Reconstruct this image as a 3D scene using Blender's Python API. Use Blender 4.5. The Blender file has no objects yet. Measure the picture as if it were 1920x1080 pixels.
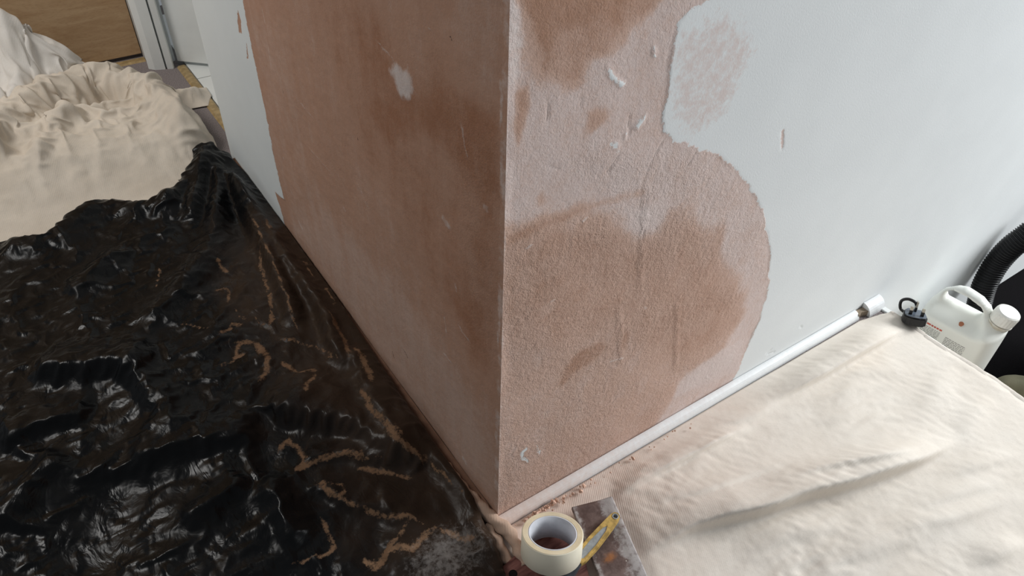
import bpy, bmesh, math, random
import numpy as np
from mathutils import Vector, Matrix

# ------------------------------------------------------------------ camera, world, light
SC = bpy.context.scene
C = SC.collection
F, YAW, PITCH, ROLL = 1400.0, 0.61472, 0.71798, 0.03398
CAM = np.array([-0.38391, -0.56247, 1.11266])


def cam_axes():
    f = np.array([math.sin(YAW)*math.cos(PITCH), math.cos(YAW)*math.cos(PITCH), -math.sin(PITCH)])
    r = np.array([math.cos(YAW), -math.sin(YAW), 0.0])
    u = np.cross(r, f)
    c, s = math.cos(ROLL), math.sin(ROLL)
    return c*r+s*u, -s*r+c*u, f


AR, AU, AF = cam_axes()
cd = bpy.data.cameras.new('camera')
cd.sensor_width = 36.0
cd.lens = F/1920*36.0
cd.clip_start = 0.02
cam = bpy.data.objects.new('camera', cd)
C.objects.link(cam)
cam.matrix_world = Matrix(((AR[0], AU[0], -AF[0], CAM[0]), (AR[1], AU[1], -AF[1], CAM[1]),
                           (AR[2], AU[2], -AF[2], CAM[2]), (0, 0, 0, 1)))
SC.camera = cam

W = bpy.data.worlds.new('world')
SC.world = W
W.use_nodes = True
bg = W.node_tree.nodes['Background']
bg.inputs[0].default_value = (0.86, 0.93, 1.0, 1)
bg.inputs[1].default_value = 0.22


def area_light(name, loc, target, sx, sy, power, col):
    l = bpy.data.lights.new(name, 'AREA')
    l.shape = 'RECTANGLE'
    l.size, l.size_y, l.energy, l.color = sx, sy, power, col
    o = bpy.data.objects.new(name, l)
    C.objects.link(o)
    o.location = loc
    d = Vector(target)-Vector(loc)
    o.rotation_euler = d.to_track_quat('-Z', 'Y').to_euler()
    return o


area_light('window_light_right', (3.7, -1.25, 1.85), (0.4, -0.2, 0.1), 1.8, 1.5, 180, (0.95, 0.98, 1.0))
area_light('heap_fill_light', (-1.2, 1.6, 1.95), (-0.4, 1.6, 0.0), 0.6, 0.6, 19.5, (1.0, 0.98, 0.95))  # added overhead lamp to brighten the heaped sheets; no skylight is known here

SC.view_settings.view_transform = 'Standard'
SC.view_settings.look = 'None'
SC.view_settings.exposure = 0.0
SC.view_settings.gamma = 1.0
SC.view_settings.use_curve_mapping = False

rng = np.random.RandomState(7)
random.seed(7)


# ------------------------------------------------------------------ geometry helpers
def at(px, py, axis=2, val=0.0):
    """the point of the plane (axis = val) seen at a pixel of the photograph"""
    d = AR*((px-960)/F)+AU*(-(py-540)/F)+AF
    return CAM+(val-CAM[axis])/d[axis]*d


def fl(pts, z=0.0):
    return [tuple(at(x, y, 2, z)[:2]) for x, y in pts]


def wr(pts):                       # right wall plane y=0 -> (x, z)
    return [tuple(at(x, y, 1, 0.0)[[0, 2]]) for x, y in pts]


def wl(pts):                       # left wall plane x=0 -> (y, z)
    return [tuple(at(x, y, 0, 0.0)[[1, 2]]) for x, y in pts]


def gnoise(x, y, seed=0):
    r = np.random.RandomState(seed)
    ang = r.rand(256)*2*np.pi
    perm = np.concatenate([r.permutation(256)]*3)
    xi = np.floor(x).astype(int); yi = np.floor(y).astype(int)
    xf = x-xi; yf = y-yi
    u = xf*xf*xf*(xf*(xf*6-15)+10); v = yf*yf*yf*(yf*(yf*6-15)+10)

    def g(i, j, fx, fy):
        a = ang[perm[(perm[i & 255]+j) & 255]]
        return np.cos(a)*fx+np.sin(a)*fy
    n00 = g(xi, yi, xf, yf); n10 = g(xi+1, yi, xf-1, yf)
    n01 = g(xi, yi+1, xf, yf-1); n11 = g(xi+1, yi+1, xf-1, yf-1)
    return ((n00*(1-u)+n10*u)*(1-v)+(n01*(1-u)+n11*u)*v)*1.5


def fbm(x, y, s, o=4, seed=0, ridged=False):
    t = 0; a = 1; tot = 0
    for k in range(o):
        n = gnoise(x*s+17.3*k, y*s-9.1*k, seed+k)
        if ridged:
            n = 1-2*np.abs(n)
        t = t+a*n; tot += a; a *= 0.5; s *= 2.03
    return t/tot


def seg_dist(X, Y, pts, closed=False):
    """distance to a polyline, arc parameter 0..1, side (+ left of its direction), closest point"""
    best = np.full(X.shape, 1e9); par = np.zeros(X.shape); side = np.zeros(X.shape)
    qx = np.zeros(X.shape); qy = np.zeros(X.shape)
    P = list(pts)+([pts[0]] if closed else [])
    L = [math.dist(a, b) for a, b in zip(P[:-1], P[1:])]
    T = sum(L); acc = 0
    for (a, b), l in zip(zip(P[:-1], P[1:]), L):
        dx, dy = b[0]-a[0], b[1]-a[1]
        t = np.clip(((X-a[0])*dx+(Y-a[1])*dy)/(l*l+1e-12), 0, 1)
        cx, cy = a[0]+t*dx, a[1]+t*dy
        d = np.hypot(X-cx, Y-cy)
        m = d < best
        best = np.where(m, d, best); par = np.where(m, (acc+t*l)/T, par)
        side = np.where(m, np.sign(dx*(Y-a[1])-dy*(X-a[0])), side)
        qx = np.where(m, cx, qx); qy = np.where(m, cy, qy)
        acc += l
    return best, par, side, qx, qy


def poly_sd(X, Y, pts):
    """signed distance, positive inside"""
    d, _, _, qx, qy = seg_dist(X, Y, pts, True)
    ins = np.zeros(X.shape, bool)
    n = len(pts)
    for i in range(n):
        (x1, y1), (x2, y2) = pts[i], pts[(i+1) % n]
        if y1 == y2:
            continue
        c = ((y1 > Y) != (y2 > Y)) & (X < (x2-x1)*(Y-y1)/(y2-y1)+x1)
        ins ^= c
    return np.where(ins, d, -d), qx, qy


def sstep(a, b, x):
    t = np.clip((x-a)/(b-a), 0, 1)
    return t*t*(3-2*t)


def ridge(X, Y, pts, A, wl_, wr_, fade=0.25):
    """a fold along a polyline; widths on its left and right side"""
    d, t, s, _, _ = seg_dist(X, Y, pts)
    w = np.where(s > 0, wl_, wr_)
    e = np.minimum(sstep(-.02, fade, t), sstep(-.02, fade, 1-t)) if fade else 1
    return A*np.exp(-(d/w)**2)*e


def new_mesh(name, verts, faces, mat, parent=None, smooth=True, attrs=None):
    """faces: an (n,4) array of quads, or a list of polygons"""
    me = bpy.data.meshes.new(name)
    V = np.ascontiguousarray(verts, np.float32).reshape(-1, 3)
    if isinstance(faces, np.ndarray):
        loops = faces.ravel(); tot = np.full(len(faces), faces.shape[1])
    else:
        loops = np.concatenate([np.asarray(f) for f in faces]); tot = np.array([len(f) for f in faces])
    me.vertices.add(len(V)); me.vertices.foreach_set('co', V.ravel())
    me.loops.add(len(loops)); me.loops.foreach_set('vertex_index', loops.astype(np.int32))
    me.polygons.add(len(tot))
    me.polygons.foreach_set('loop_start', np.concatenate([[0], np.cumsum(tot)[:-1]]).astype(np.int32))
    me.polygons.foreach_set('use_smooth', ((tot <= 4) & smooth))
    me.update(calc_edges=True)
    for k, a in (attrs or {}).items():
        at_ = me.attributes.new(k, 'FLOAT', 'POINT')
        at_.data.foreach_set('value', np.ascontiguousarray(a, np.float32).ravel())
    if mat:
        me.materials.append(mat)
    o = bpy.data.objects.new(name, me)
    C.objects.link(o)
    o.parent = parent
    return o


def bm_obj(name, bm, mat, parent=None, smooth=False):
    me = bpy.data.meshes.new(name)
    bmesh.ops.recalc_face_normals(bm, faces=bm.faces)
    bm.to_mesh(me); bm.free()
    if smooth:
        me.polygons.foreach_set('use_smooth', [True]*len(me.polygons))
    me.materials.append(mat)
    o = bpy.data.objects.new(name, me)
    C.objects.link(o)
    o.parent = parent
    return o


def box(bm, lo, hi, bev=0.0):
    v = [bm.verts.new((x, y, z)) for z in (lo[2], hi[2]) for y in (lo[1], hi[1]) for x in (lo[0], hi[0])]
    fs = [bm.faces.new([v[i] for i in q]) for q in ((0, 2, 3, 1), (4, 5, 7, 6), (0, 1, 5, 4), (2, 6, 7, 3), (0, 4, 6, 2), (1, 3, 7, 5))]
    if bev:
        es = list({e for f in fs for e in f.edges})
        bmesh.ops.bevel(bm, geom=es, offset=bev, segments=2, profile=0.5, affect='EDGES')


def prism(bm, pts, z0, z1):
    a = [bm.verts.new((x, y, z0)) for x, y in pts]
    b = [bm.verts.new((x, y, z1)) for x, y in pts]
    n = len(pts)
    bm.faces.new(a[::-1]); bm.faces.new(b)
    for i in range(n):
        j = (i+1) % n
        bm.faces.new((a[i], a[j], b[j], b[i]))


def lathe(bm, prof, seg=48, closed=False):
    rings = []
    for r, z in prof:
        rings.append([bm.verts.new((r*math.cos(2*math.pi*k/seg), r*math.sin(2*math.pi*k/seg), z)) for k in range(seg)])
    pr = list(zip(rings[:-1], rings[1:]))
    if closed:
        pr.append((rings[-1], rings[0]))
    for a, b in pr:
        for k in range(seg):
            j = (k+1) % seg
            bm.faces.new((a[k], a[j], b[j], b[k]))
    if not closed:
        bm.faces.new(rings[0][::-1]); bm.faces.new(rings[-1])


def tube(bm, pts, radf, seg=16, caps=True):
    P = [Vector(p) for p in pts]
    n = len(P); rings = []
    up = Vector((0, 0, 1))
    for i, p in enumerate(P):
        t = (P[min(i+1, n-1)]-P[max(i-1, 0)]).normalized()
        if abs(t.dot(up)) > .97:
            up = Vector((1, 0, 0))
        a = t.cross(up).normalized(); b = t.cross(a)
        r = radf(i/(n-1)) if callable(radf) else radf
        rings.append([bm.verts.new(p+r*(math.cos(2*math.pi*k/seg)*a+math.sin(2*math.pi*k/seg)*b)) for k in range(seg)])
    for a, b in zip(rings[:-1], rings[1:]):
        for k in range(seg):
            j = (k+1) % seg
            bm.faces.new((a[k], a[j], b[j], b[k]))
    if caps:
        bm.faces.new(rings[0][::-1]); bm.faces.new(rings[-1])


def spline(pts, n=60):
    """Catmull-Rom through points"""
    P = [np.array(p, float) for p in pts]
    P = [2*P[0]-P[1]]+P+[2*P[-1]-P[-2]]
    out = []
    m = len(P)-3
    for i in range(n):
        s = i/(n-1)*m
        k = min(int(s), m-1); t = s-k
        a, b, c, d = P[k:k+4]
        out.append(.5*((2*b)+(c-a)*t+(2*a-5*b+4*c-d)*t*t+(3*b-a-3*c+d)*t**3))
    return out


def empty(name, loc=(0, 0, 0), rz=0):
    o = bpy.data.objects.new(name, None)
    o.empty_display_size = 0.05
    C.objects.link(o)
    o.location = loc
    o.rotation_euler = (0, 0, rz)
    return o


def tag(o, label=None, cat=None, group=None, kind=None):
    for k, v in (('label', label), ('category', cat), ('group', group), ('kind', kind)):
        if v:
            o[k] = v
    return o


# ------------------------------------------------------------------ material helpers
class NT:
    def __init__(s, name, rough=0.8, spec=0.3):
        s.m = bpy.data.materials.new(name)
        s.m.use_nodes = True
        s.t = s.m.node_tree
        s.b = s.t.nodes['Principled BSDF']
        s.b.inputs['Roughness'].default_value = rough
        s.b.inputs['Specular IOR Level'].default_value = spec
        s._co = None

    def n(s, typ, **kw):
        nd = s.t.nodes.new(typ)
        for k, v in kw.items():
            setattr(nd, k, v)
        return nd

    def link(s, a, b):
        if isinstance(a, (int, float, tuple)):
            b.default_value = a
        else:
            s.t.links.new(a, b)

    def co(s):
        if not s._co:
            s._co = s.n('ShaderNodeTexCoord').outputs['Object']
        return s._co

    def mapped(s, sc=(1, 1, 1), rot=(0, 0, 0)):
        m = s.n('ShaderNodeMapping')
        m.inputs['Scale'].default_value = sc
        m.inputs['Rotation'].default_value = rot
        s.link(s.co(), m.inputs['Vector'])
        return m.outputs[0]

    def noise(s, scale, det=4, rough=.55, vec=None, dist=0.0):
        nd = s.n('ShaderNodeTexNoise')
        s.link(vec or s.co(), nd.inputs['Vector'])
        nd.inputs['Scale'].default_value = scale
        nd.inputs['Detail'].default_value = det
        nd.inputs['Roughness'].default_value = rough
        nd.inputs['Distortion'].default_value = dist
        return nd.outputs['Fac']

    def vor(s, scale, feature='F1', vec=None):
        nd = s.n('ShaderNodeTexVoronoi', feature=feature)
        s.link(vec or s.co(), nd.inputs['Vector'])
        nd.inputs['Scale'].default_value = scale
        return nd.outputs['Distance']

    def wave(s, scale, dist=0.0, vec=None, direction='X'):
        nd = s.n('ShaderNodeTexWave', bands_direction=direction)
        s.link(vec or s.co(), nd.inputs['Vector'])
        nd.inputs['Scale'].default_value = scale
        nd.inputs['Distortion'].default_value = dist
        nd.inputs['Detail'].default_value = 3
        return nd.outputs['Fac']

    def attr(s, name):
        return s.n('ShaderNodeAttribute', attribute_name=name).outputs['Fac']

    def math(s, op, a, b=0.0, c=0.0):
        nd = s.n('ShaderNodeMath', operation=op)
        for i, v in enumerate((a, b, c)):
            s.link(v, nd.inputs[i])
        return nd.outputs[0]

    def ramp(s, x, a, b, c=0.0, d=1.0):
        nd = s.n('ShaderNodeMapRange')
        nd.interpolation_type = 'SMOOTHSTEP'
        s.link(x, nd.inputs[0])
        for i, v in enumerate((a, b, c, d)):
            nd.inputs[i+1].default_value = v
        return nd.outputs[0]

    def mix(s, f, a, b):
        nd = s.n('ShaderNodeMix', data_type='RGBA')
        s.link(f, nd.inputs[0])
        for v, k in ((a, 6), (b, 7)):
            if isinstance(v, tuple) and len(v) == 3:
                v = v+(1.0,)
            s.link(v, nd.inputs[k])
        return nd.outputs[2]

    def bump(s, h, strength=.5, dist=.001, prev=None):
        nd = s.n('ShaderNodeBump')
        nd.inputs['Strength'].default_value = strength
        nd.inputs['Distance'].default_value = dist
        s.link(h, nd.inputs['Height'])
        if prev:
            s.link(prev, nd.inputs['Normal'])
        return nd.outputs[0]

    def done(s, col, normal=None, rough=None, **kw):
        s.link(col if not (isinstance(col, tuple) and len(col) == 3) else col+(1.0,), s.b.inputs['Base Color'])
        if normal:
            s.link(normal, s.b.inputs['Normal'])
        if rough is not None:
            s.link(rough, s.b.inputs['Roughness'])
        for k, v in kw.items():
            s.b.inputs[k].default_value = v
        return s.m


def simple(name, col, rough=.6, spec=.4, var=.12, scale=40, bump=.1, bdist=.0006, **kw):
    t = NT(name, rough, spec)
    n = t.noise(scale, 5)
    c = t.mix(t.ramp(n, .3, .7), tuple(v*(1-var) for v in col), tuple(min(1, v*(1+var)) for v in col))
    return t.done(c, t.bump(t.noise(scale*4, 3), bump, bdist), **kw)


def plaster_mat(name, pale, mid, wet, rough_relief, coat, streaks=0.0):
    t = NT(name, .9, .15)
    v = t.co()
    edge_n = t.math('SUBTRACT', t.noise(38, 6, .65), .5)
    paint = t.math('ADD', t.attr('paint'), t.math('MULTIPLY', edge_n, .020))
    paint = t.math('ADD', paint, t.math('MULTIPLY', t.math('SUBTRACT', t.noise(210, 5, .7), .5), .010))
    pm = t.ramp(paint, -.0012, .0012)
    tone = t.math('ADD', t.attr('tone'), t.math('MULTIPLY', t.math('SUBTRACT', t.noise(26, 8, .68), .5), .52))
    tone = t.math('ADD', tone, t.math('MULTIPLY', t.math('SUBTRACT', t.noise(120, 5, .7), .5), .30))
    tone = t.math('ADD', tone, t.math('MULTIPLY', t.math('SUBTRACT', t.noise(420, 3, .7), .5), .42))
    if streaks:
        sv = t.mapped((1, 1.6, .35), (math.radians(-33), 0, 0))
        tone = t.math('ADD', tone, t.math('MULTIPLY', t.math('SUBTRACT', t.noise(16, 6, .66, sv), .5), -streaks))
        fine = t.ramp(t.noise(60, 4, .6, t.mapped((1, 1.8, .12), (math.radians(-33), 0, 0))), .62, .78)
        tone = t.math('SUBTRACT', tone, t.math('MULTIPLY', fine, .16))
    c = t.mix(t.ramp(tone, .0, .5), pale, mid)
    c = t.mix(t.ramp(tone, .45, 1.0), c, wet)
    wh = t.math('ADD', t.attr('white'), t.math('MULTIPLY', t.math('SUBTRACT', t.noise(130, 5, .7), .5), .7))
    c = t.mix(t.math('MULTIPLY', t.ramp(wh, .35, .95), .75), c, (.76, .70, .67))
    dk = t.ramp(t.attr('dark'), .3, .8)
    c = t.mix(dk, c, (.05, .04, .035))
    pn = t.noise(9, 5)
    white = t.mix(t.ramp(pn, .3, .7), tuple(k*.97 for k in coat), coat)
    scuff = t.math('ADD', t.attr('scuff'), t.math('MULTIPLY', t.math('SUBTRACT', t.noise(75, 7, .72), .5), 1.5))
    white = t.mix(t.math('MULTIPLY', t.ramp(scuff, .40, .85), .75), white, pale)
    c = t.mix(pm, c, white)
    # relief: gritty plaster, almost smooth paint standing proud of it
    grit = t.math('ADD', t.math('MULTIPLY', t.noise(420, 4, .65), .5), t.math('MULTIPLY', t.noise(150, 5, .68), .75))
    h = t.math('MULTIPLY', grit, t.math('MULTIPLY', t.math('SUBTRACT', 1.0, pm), t.attr('grit')))
    h = t.math('ADD', h, t.math('MULTIPLY', pm, .22))
    h = t.math('ADD', h, t.math('MULTIPLY', t.ramp(wh, .35, .8), .12))
    h = t.math('ADD', h, t.math('MULTIPLY', t.noise(340, 3), .06))
    nb = t.bump(h, rough_relief, .0042)
    return t.done(c, nb)


# ------------------------------------------------------------------ materials
M = {}
M['wall_right'] = plaster_mat('plaster_right', (.70, .575, .535), (.60, .41, .33), (.44, .255, .175), .85, (.80, .82, .82))
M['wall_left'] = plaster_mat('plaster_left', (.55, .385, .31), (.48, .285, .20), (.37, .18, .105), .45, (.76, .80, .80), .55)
t = NT('white_gloss', .4, .4)
M['bead'] = t.done(t.mix(t.math('MULTIPLY', t.ramp(t.math('ADD', t.attr('dust'), t.math('MULTIPLY', t.math('SUBTRACT', t.noise(140, 5), .5), .5)), .1, 1.0), .8), (.80, .81, .81), (.66, .48, .40)),
                   t.bump(t.noise(120, 4), .35, .0012))
t = NT('dusty_bead', .9, .1)
M['bead_dusty'] = t.done(t.mix(t.noise(40, 6), (.12, .062, .042), (.26, .15, .10)), t.bump(t.noise(150, 4), .5, .0015))
M['white_wood'] = simple('white_gloss_wood', (.82, .84, .82), .35, .45, .03, 12, .1)
M['shaded_edge'] = simple('shaded_wall_edge', (.62, .65, .65), .6, .3, .04, 12, .1)  # white paint made greyer: shade on the turned edge put into the colour
t = NT('carpet', .95, .05)
M['carpet'] = t.done(t.mix(t.ramp(t.noise(420, 3, .7), .35, .65), (.15, .125, .122), (.38, .33, .32)), t.bump(t.noise(500, 3), .8, .003))
t = NT('dark_carpet', .95, .05)
M['dark_floor'] = t.done(t.mix(t.noise(300, 3), (.0025, .0022, .0025), (.008, .007, .008)), t.bump(t.noise(400, 3), .8, .003))
t = NT('brass_strip', .45, .5)
M['brass'] = t.done(t.mix(t.ramp(t.noise(60, 5), .35, .7), (.36, .25, .11), (.52, .37, .18)), t.bump(t.noise(90), .2, .001), Metallic=.25)
M['tile'] = simple('white_tile', (.80, .81, .78), .25, .5, .03, 8, .05)
M['grout'] = simple('tile_grout', (.22, .20, .19), .9, .1)
t = NT('varnished_plywood', .5, .35)
gr = t.mapped((1.6, 1, 9), (0, .35, 0))
g1 = t.noise(3.2, 8, .62, gr, 1.2)
g2 = t.noise(26, 5, .6, t.mapped((3, 1, 14), (0, .35, 0)))
c = t.mix(t.ramp(g1, .30, .75), (.58, .40, .235), (.44, .275, .145))
c = t.mix(t.math('MULTIPLY', t.ramp(g2, .45, .75), .35), c, (.30, .17, .08))
kn = t.ramp(t.vor(5.5), .0, .10, 1.0, 0.0)
c = t.mix(t.math('MULTIPLY', kn, .55), c, (.22, .11, .05))
M['plywood'] = t.done(c, t.bump(g2, .12, .001))


def cloth_mat(name, c1, c2, dustcol, weave=620, wstr=.35):
    t = NT(name, .92, .12)
    n = t.noise(9, 6, .6)
    c = t.mix(t.ramp(n, .2, .8), c1, c2)
    f = t.noise(260, 4, .7)
    c = t.mix(t.math('MULTIPLY', t.ramp(f, .5, .75), .28), c, tuple(k*.78 for k in c1))
    sp = t.ramp(t.math('MULTIPLY', t.attr('dust'), t.math('ADD', .35, t.math('MULTIPLY', t.noise(38, 7, .72), 1.4))), .1, 1.0)
    c = t.mix(t.math('MULTIPLY', sp, .8), c, dustcol)
    w = t.wave(weave/6.283/3.2, .8, t.mapped((1, 1, 1), (0, 0, .5)))
    w2 = t.noise(190, 4, .65)
    nb = t.bump(t.math('MULTIPLY', w, t.attr('weave')), wstr, .0012)
    nb = t.bump(w2, .22, .0012, nb)
    nb = t.bump(t.noise(45, 4, .6), .10, .003, nb)
    return t.done(c, nb)


M['sheet'] = cloth_mat('cotton_dust_sheet', (.76, .685, .60), (.83, .765, .685), (.66, .50, .42), 1900, .3)
M['sheet_far'] = cloth_mat('cotton_twill_sheet', (.63, .55, .455), (.74, .66, .56), (.62, .48, .38), 1500, .2)
M['sheet_white'] = cloth_mat('bleached_sheet', (.68, .635, .575), (.78, .745, .70), (.74, .68, .58), 1500, .2)
M['sheet_olive'] = cloth_mat('olive_cloth', (.20, .19, .13), (.28, .26, .18), (.2, .18, .12), 1500, .2)

t = NT('black_plastic', .3, .13)
dn = t.noise(48, 7, .68)
dust = t.math('ADD', t.attr('dust'), t.math('MULTIPLY', t.math('SUBTRACT', dn, .5), 1.2))
dust = t.math('ADD', dust, t.math('MULTIPLY', t.math('SUBTRACT', t.noise(230, 5, .7), .5), 1.3))
df = t.math('MULTIPLY', t.ramp(dust, .45, .95), t.ramp(t.attr('dust'), .02, .35))
haze = t.math('MULTIPLY', t.ramp(t.math('ADD', t.attr('haze'), t.math('MULTIPLY', t.math('SUBTRACT', t.noise(14, 7, .65), .5), .8)), .25, 1.1), .14)
fac = t.math('MAXIMUM', t.math('MULTIPLY', df, .82), haze)
ash = t.ramp(t.math('ADD', t.attr('ash'), t.math('MULTIPLY', t.math('SUBTRACT', t.noise(110, 7, .75), .5), 2.0)), .55, 1.2)
c = t.mix(fac, (.0045, .0047, .0052), (.23, .135, .078))
ash = t.math('MULTIPLY', ash, t.ramp(t.attr('ash'), .08, .4))
c = t.mix(t.math('MULTIPLY', ash, .32), c, (.36, .33, .31))
fac2 = t.math('MAXIMUM', fac, t.math('MULTIPLY', ash, .5))
rd1 = t.math('ABSOLUTE', t.math('SUBTRACT', t.noise(13, 3, .5, None, .6), .5))
rd2 = t.math('ABSOLUTE', t.math('SUBTRACT', t.noise(34, 3, .55, t.mapped((1, .6, 1), (0, 0, .6)), .7), .5))
nb = t.bump(rd1, .16, .03)
nb = t.bump(rd2, .20, .010, nb)
rg = t.math('ADD', t.math('MULTIPLY', fac2, .8), t.ramp(t.noise(20, 3), .3, .7, .18, .34))
M['plastic'] = t.done(c, nb, t.math('MINIMUM', rg, 1.0))

# ------------------------------------------------------------------ walls
WALL_TOP, WALL_BOT, LOW = 2.30, -0.30, -0.30
ALONG_R, ALONG_L, TH = 3.0, 1.375, 0.11


def axis_coords(a, fine0, fine1, b, step, coarse=.08):
    left = np.linspace(a, fine0, max(2, int((fine0-a)/coarse)+1))[:-1] if fine0 > a else np.array([])
    mid = np.linspace(fine0, fine1, int((fine1-fine0)/step)+1)
    right = np.linspace(fine1, b, max(2, int((b-fine1)/coarse)+1))[1:] if b > fine1 else np.array([])
    return np.concatenate([left, mid, right])


def blob(X, Z, px, soft, amp, conv, warp=0.012, sc=18, seed=3):
    sd, _, _ = poly_sd(X+warp*fbm(X, Z, sc, 4, seed), Z+warp*fbm(X, Z, sc, 4, seed+9), conv(px))
    return amp*sstep(-soft, soft, sd)


def stroke(X, Z, px, width, conv, amp=1.0, fade=.15, warp=.002):
    d, tt, _, _, _ = seg_dist(X+warp*fbm(X, Z, 60, 2, 5), Z+warp*fbm(X, Z, 60, 2, 6), conv(px))
    e = np.minimum(sstep(0, fade, tt), sstep(0, fade, 1-tt)) if fade else 1
    return amp*np.clip(1.4-d/width, 0, 1)*e


def wall(name, us, zs, place, back, mat, attrs):
    """front grid of the wall (us along it, zs up), with thickness behind it"""
    U, Z = np.meshgrid(us, zs)
    V = place(U, Z, attrs['relief']).reshape(-1, 3)
    ny, nx = U.shape
    idx = np.arange(ny*nx).reshape(ny, nx)
    faces = list(np.stack([idx[:-1, :-1], idx[:-1, 1:], idx[1:, 1:], idx[1:, :-1]], -1).reshape(-1, 4))
    # the edges and the back have vertices of their own, so that the arris stays crisp
    V = [V, np.array([back(us[0], zs[0]), back(us[-1], zs[0]), back(us[-1], zs[-1]), back(us[0], zs[-1])])]
    n0 = ny*nx
    faces.append((n0, n0+3, n0+2, n0+1))
    base = n0+4
    for line, c0, c1 in ((idx[0, ::-1], n0, n0+1), (idx[-1, :], n0+2, n0+3), (idx[:, 0], n0+3, n0), (idx[::-1, -1], n0+1, n0+2)):
        V.append(V[0][line]); faces.append(list(range(base, base+len(line)))+[c0, c1]); base += len(line)
    ext = [idx[0, ::-1], idx[-1, :], idx[:, 0], idx[::-1, -1]]
    A = {k: np.concatenate([a.ravel(), np.zeros(4)]+[a.ravel()[e] for e in ext]) for k, a in attrs.items() if k != 'relief'}
    return tag(new_mesh(name, np.concatenate(V), faces, mat, None, True, A), kind='structure')


# right wall ---------------------------------------------------------------
us = axis_coords(0, 0, 1.06, ALONG_R, .0026, .03)
zs = axis_coords(WALL_BOT, 0.0, .90, WALL_TOP, .0026, .012)
X, Z = np.meshgrid(us, zs)
edge_px = [(1330, -330), (1372, -250), (1350, -150), (1362, -70), (1330, 0), (1290, 20), (1274, 45), (1262, 89), (1255, 147), (1250, 187), (1242, 222), (1246, 246), (1267, 266),
           (1311, 279), (1342, 289), (1378, 316), (1404, 347), (1422, 378), (1431, 400), (1440, 436), (1445, 480), (1440, 544),
           (1424, 601), (1403, 647), (1384, 694), (1360, 740), (1300, 900), (800, 1200), (700, -330), (960, -345), (1150, -310)]
sd, _, _ = poly_sd(X, Z, wr(edge_px))
sd = sd+.004*fbm(X, Z, 55, 3, 21)
paint = -sd
# small islands of pink left in the paint, islands of paint left in the pink
for px in ([(1464, 245), (1470, 242), (1470, 275), (1465, 285)],):
    s2, _, _ = poly_sd(X, Z, wr(px)); paint = np.minimum(paint, -s2)
for px in ([(1139, 118), (1146, 132), (1158, 148), (1172, 158), (1166, 164), (1150, 152), (1140, 140)],
           [(1225, 86), (1231, 92), (1229, 108), (1224, 104)], [(1144, 270), (1160, 266), (1161, 284), (1152, 280)],
           [(1170, 256), (1176, 248), (1174, 262)], [(1189, 240), (1212, 214), (1210, 226), (1196, 244)],
           [(988, 838), (977, 848), (978, 862), (992, 868), (990, 862), (982, 857), (982, 849), (990, 843)],
           [(1006, 836), (1014, 846), (1010, 856), (1009, 846)]):
    s2, _, _ = poly_sd(X, Z, wr(px)); paint = np.maximum(paint, s2*1.0-.0002)
tone = .14+.06*fbm(X, Z, 6, 3, 2)
lower = [(930, 432), (1010, 410), (1080, 398), (1150, 405), (1185, 445), (1225, 445), (1255, 400), (1290, 388), (1315, 432), (1362, 428),
         (1348, 490), (1393, 552), (1392, 602), (1345, 665), (1275, 712), (1250, 760), (1100, 1000), (900, 1030)]
tone += blob(X, Z, lower, .014, .30, wr, .02, 12)
tone += blob(X, Z, [(940, 440), (1080, 402), (1150, 425), (1200, 455), (1300, 440), (1345, 500), (1390, 560), (1380, 605), (1300, 680), (1200, 640), (1150, 600),
                    (1060, 640), (985, 640), (940, 600)], .03, .20, wr, .03, 10)
tone += blob(X, Z, [(940, 448), (1010, 412), (1090, 385), (1200, 353), (1212, 362), (1120, 388), (1040, 418), (950, 462)], .006, .22, wr, .006)
tone += blob(X, Z, [(975, -150), (968, -20), (985, 40), (982, 128), (1030, 150), (1092, 152), (1108, 112), (1165, 90), (1180, 60), (1215, 30), (1260, -40), (1240, -120), (1100, -170)], .012, .58, wr, .018)
tone += blob(X, Z, [(985, -90), (978, -20), (982, 90), (1015, 128), (1035, 60), (1120, 40), (1160, 60), (1180, 10), (1190, -60), (1080, -110)], .012, .18, wr, .02)
tone += blob(X, Z, [(1104, 214), (1118, 203), (1136, 208), (1140, 222), (1128, 236), (1110, 250), (1102, 240)], .006, .46, wr, .004)
tone += blob(X, Z, [(966, 172), (990, 160), (992, 200), (980, 250), (973, 272), (966, 230)], .005, .55, wr, .006)
tone += blob(X, Z, [(1046, 722), (1058, 692), (1092, 655), (1132, 640), (1140, 650), (1118, 676), (1080, 700), (1056, 725)], .008, .34, wr, .008)
tone += blob(X, Z, [(1160, 660), (1172, 620), (1181, 625), (1175, 655)], .006, .28, wr, .005)
tone += blob(X, Z, [(1005, 372), (1020, 362), (1022, 380), (1010, 386)], .005, .3, wr, .005)
tone -= blob(X, Z, [(1050, 430), (1080, 398), (1100, 400), (1075, 440)], .006, .22, wr, .006)
tone -= blob(X, Z, [(1170, 390), (1245, 395), (1235, 440), (1190, 430)], .012, .18, wr, .01)
tone -= blob(X, Z, [(1010, 580), (1045, 560), (1040, 580), (1015, 600)], .006, .2, wr, .006)
tone -= blob(X, Z, [(1285, 700), (1390, 640), (1384, 694), (1270, 740)], .012, .25, wr, .01)
tone += .10*fbm(X*3, Z, 14, 3, 33)*sstep(.0, .1, tone)
white = .30*sstep(.30, .05, tone)+.0*X
for s in ([(1090, 420), (1105, 405)], [(985, 470), (1000, 455)], [(1030, 570), (1042, 560)], [(1140, 680), (1175, 670)], [(1208, 575), (1213, 580)]):
    white = np.maximum(white, stroke(X, Z, s, .003, wr, .7))
white = np.maximum(white, .75*np.clip(1-X/.009, 0, 1)*(.75+.5*fbm(X, Z, 25, 3, 8)))
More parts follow.
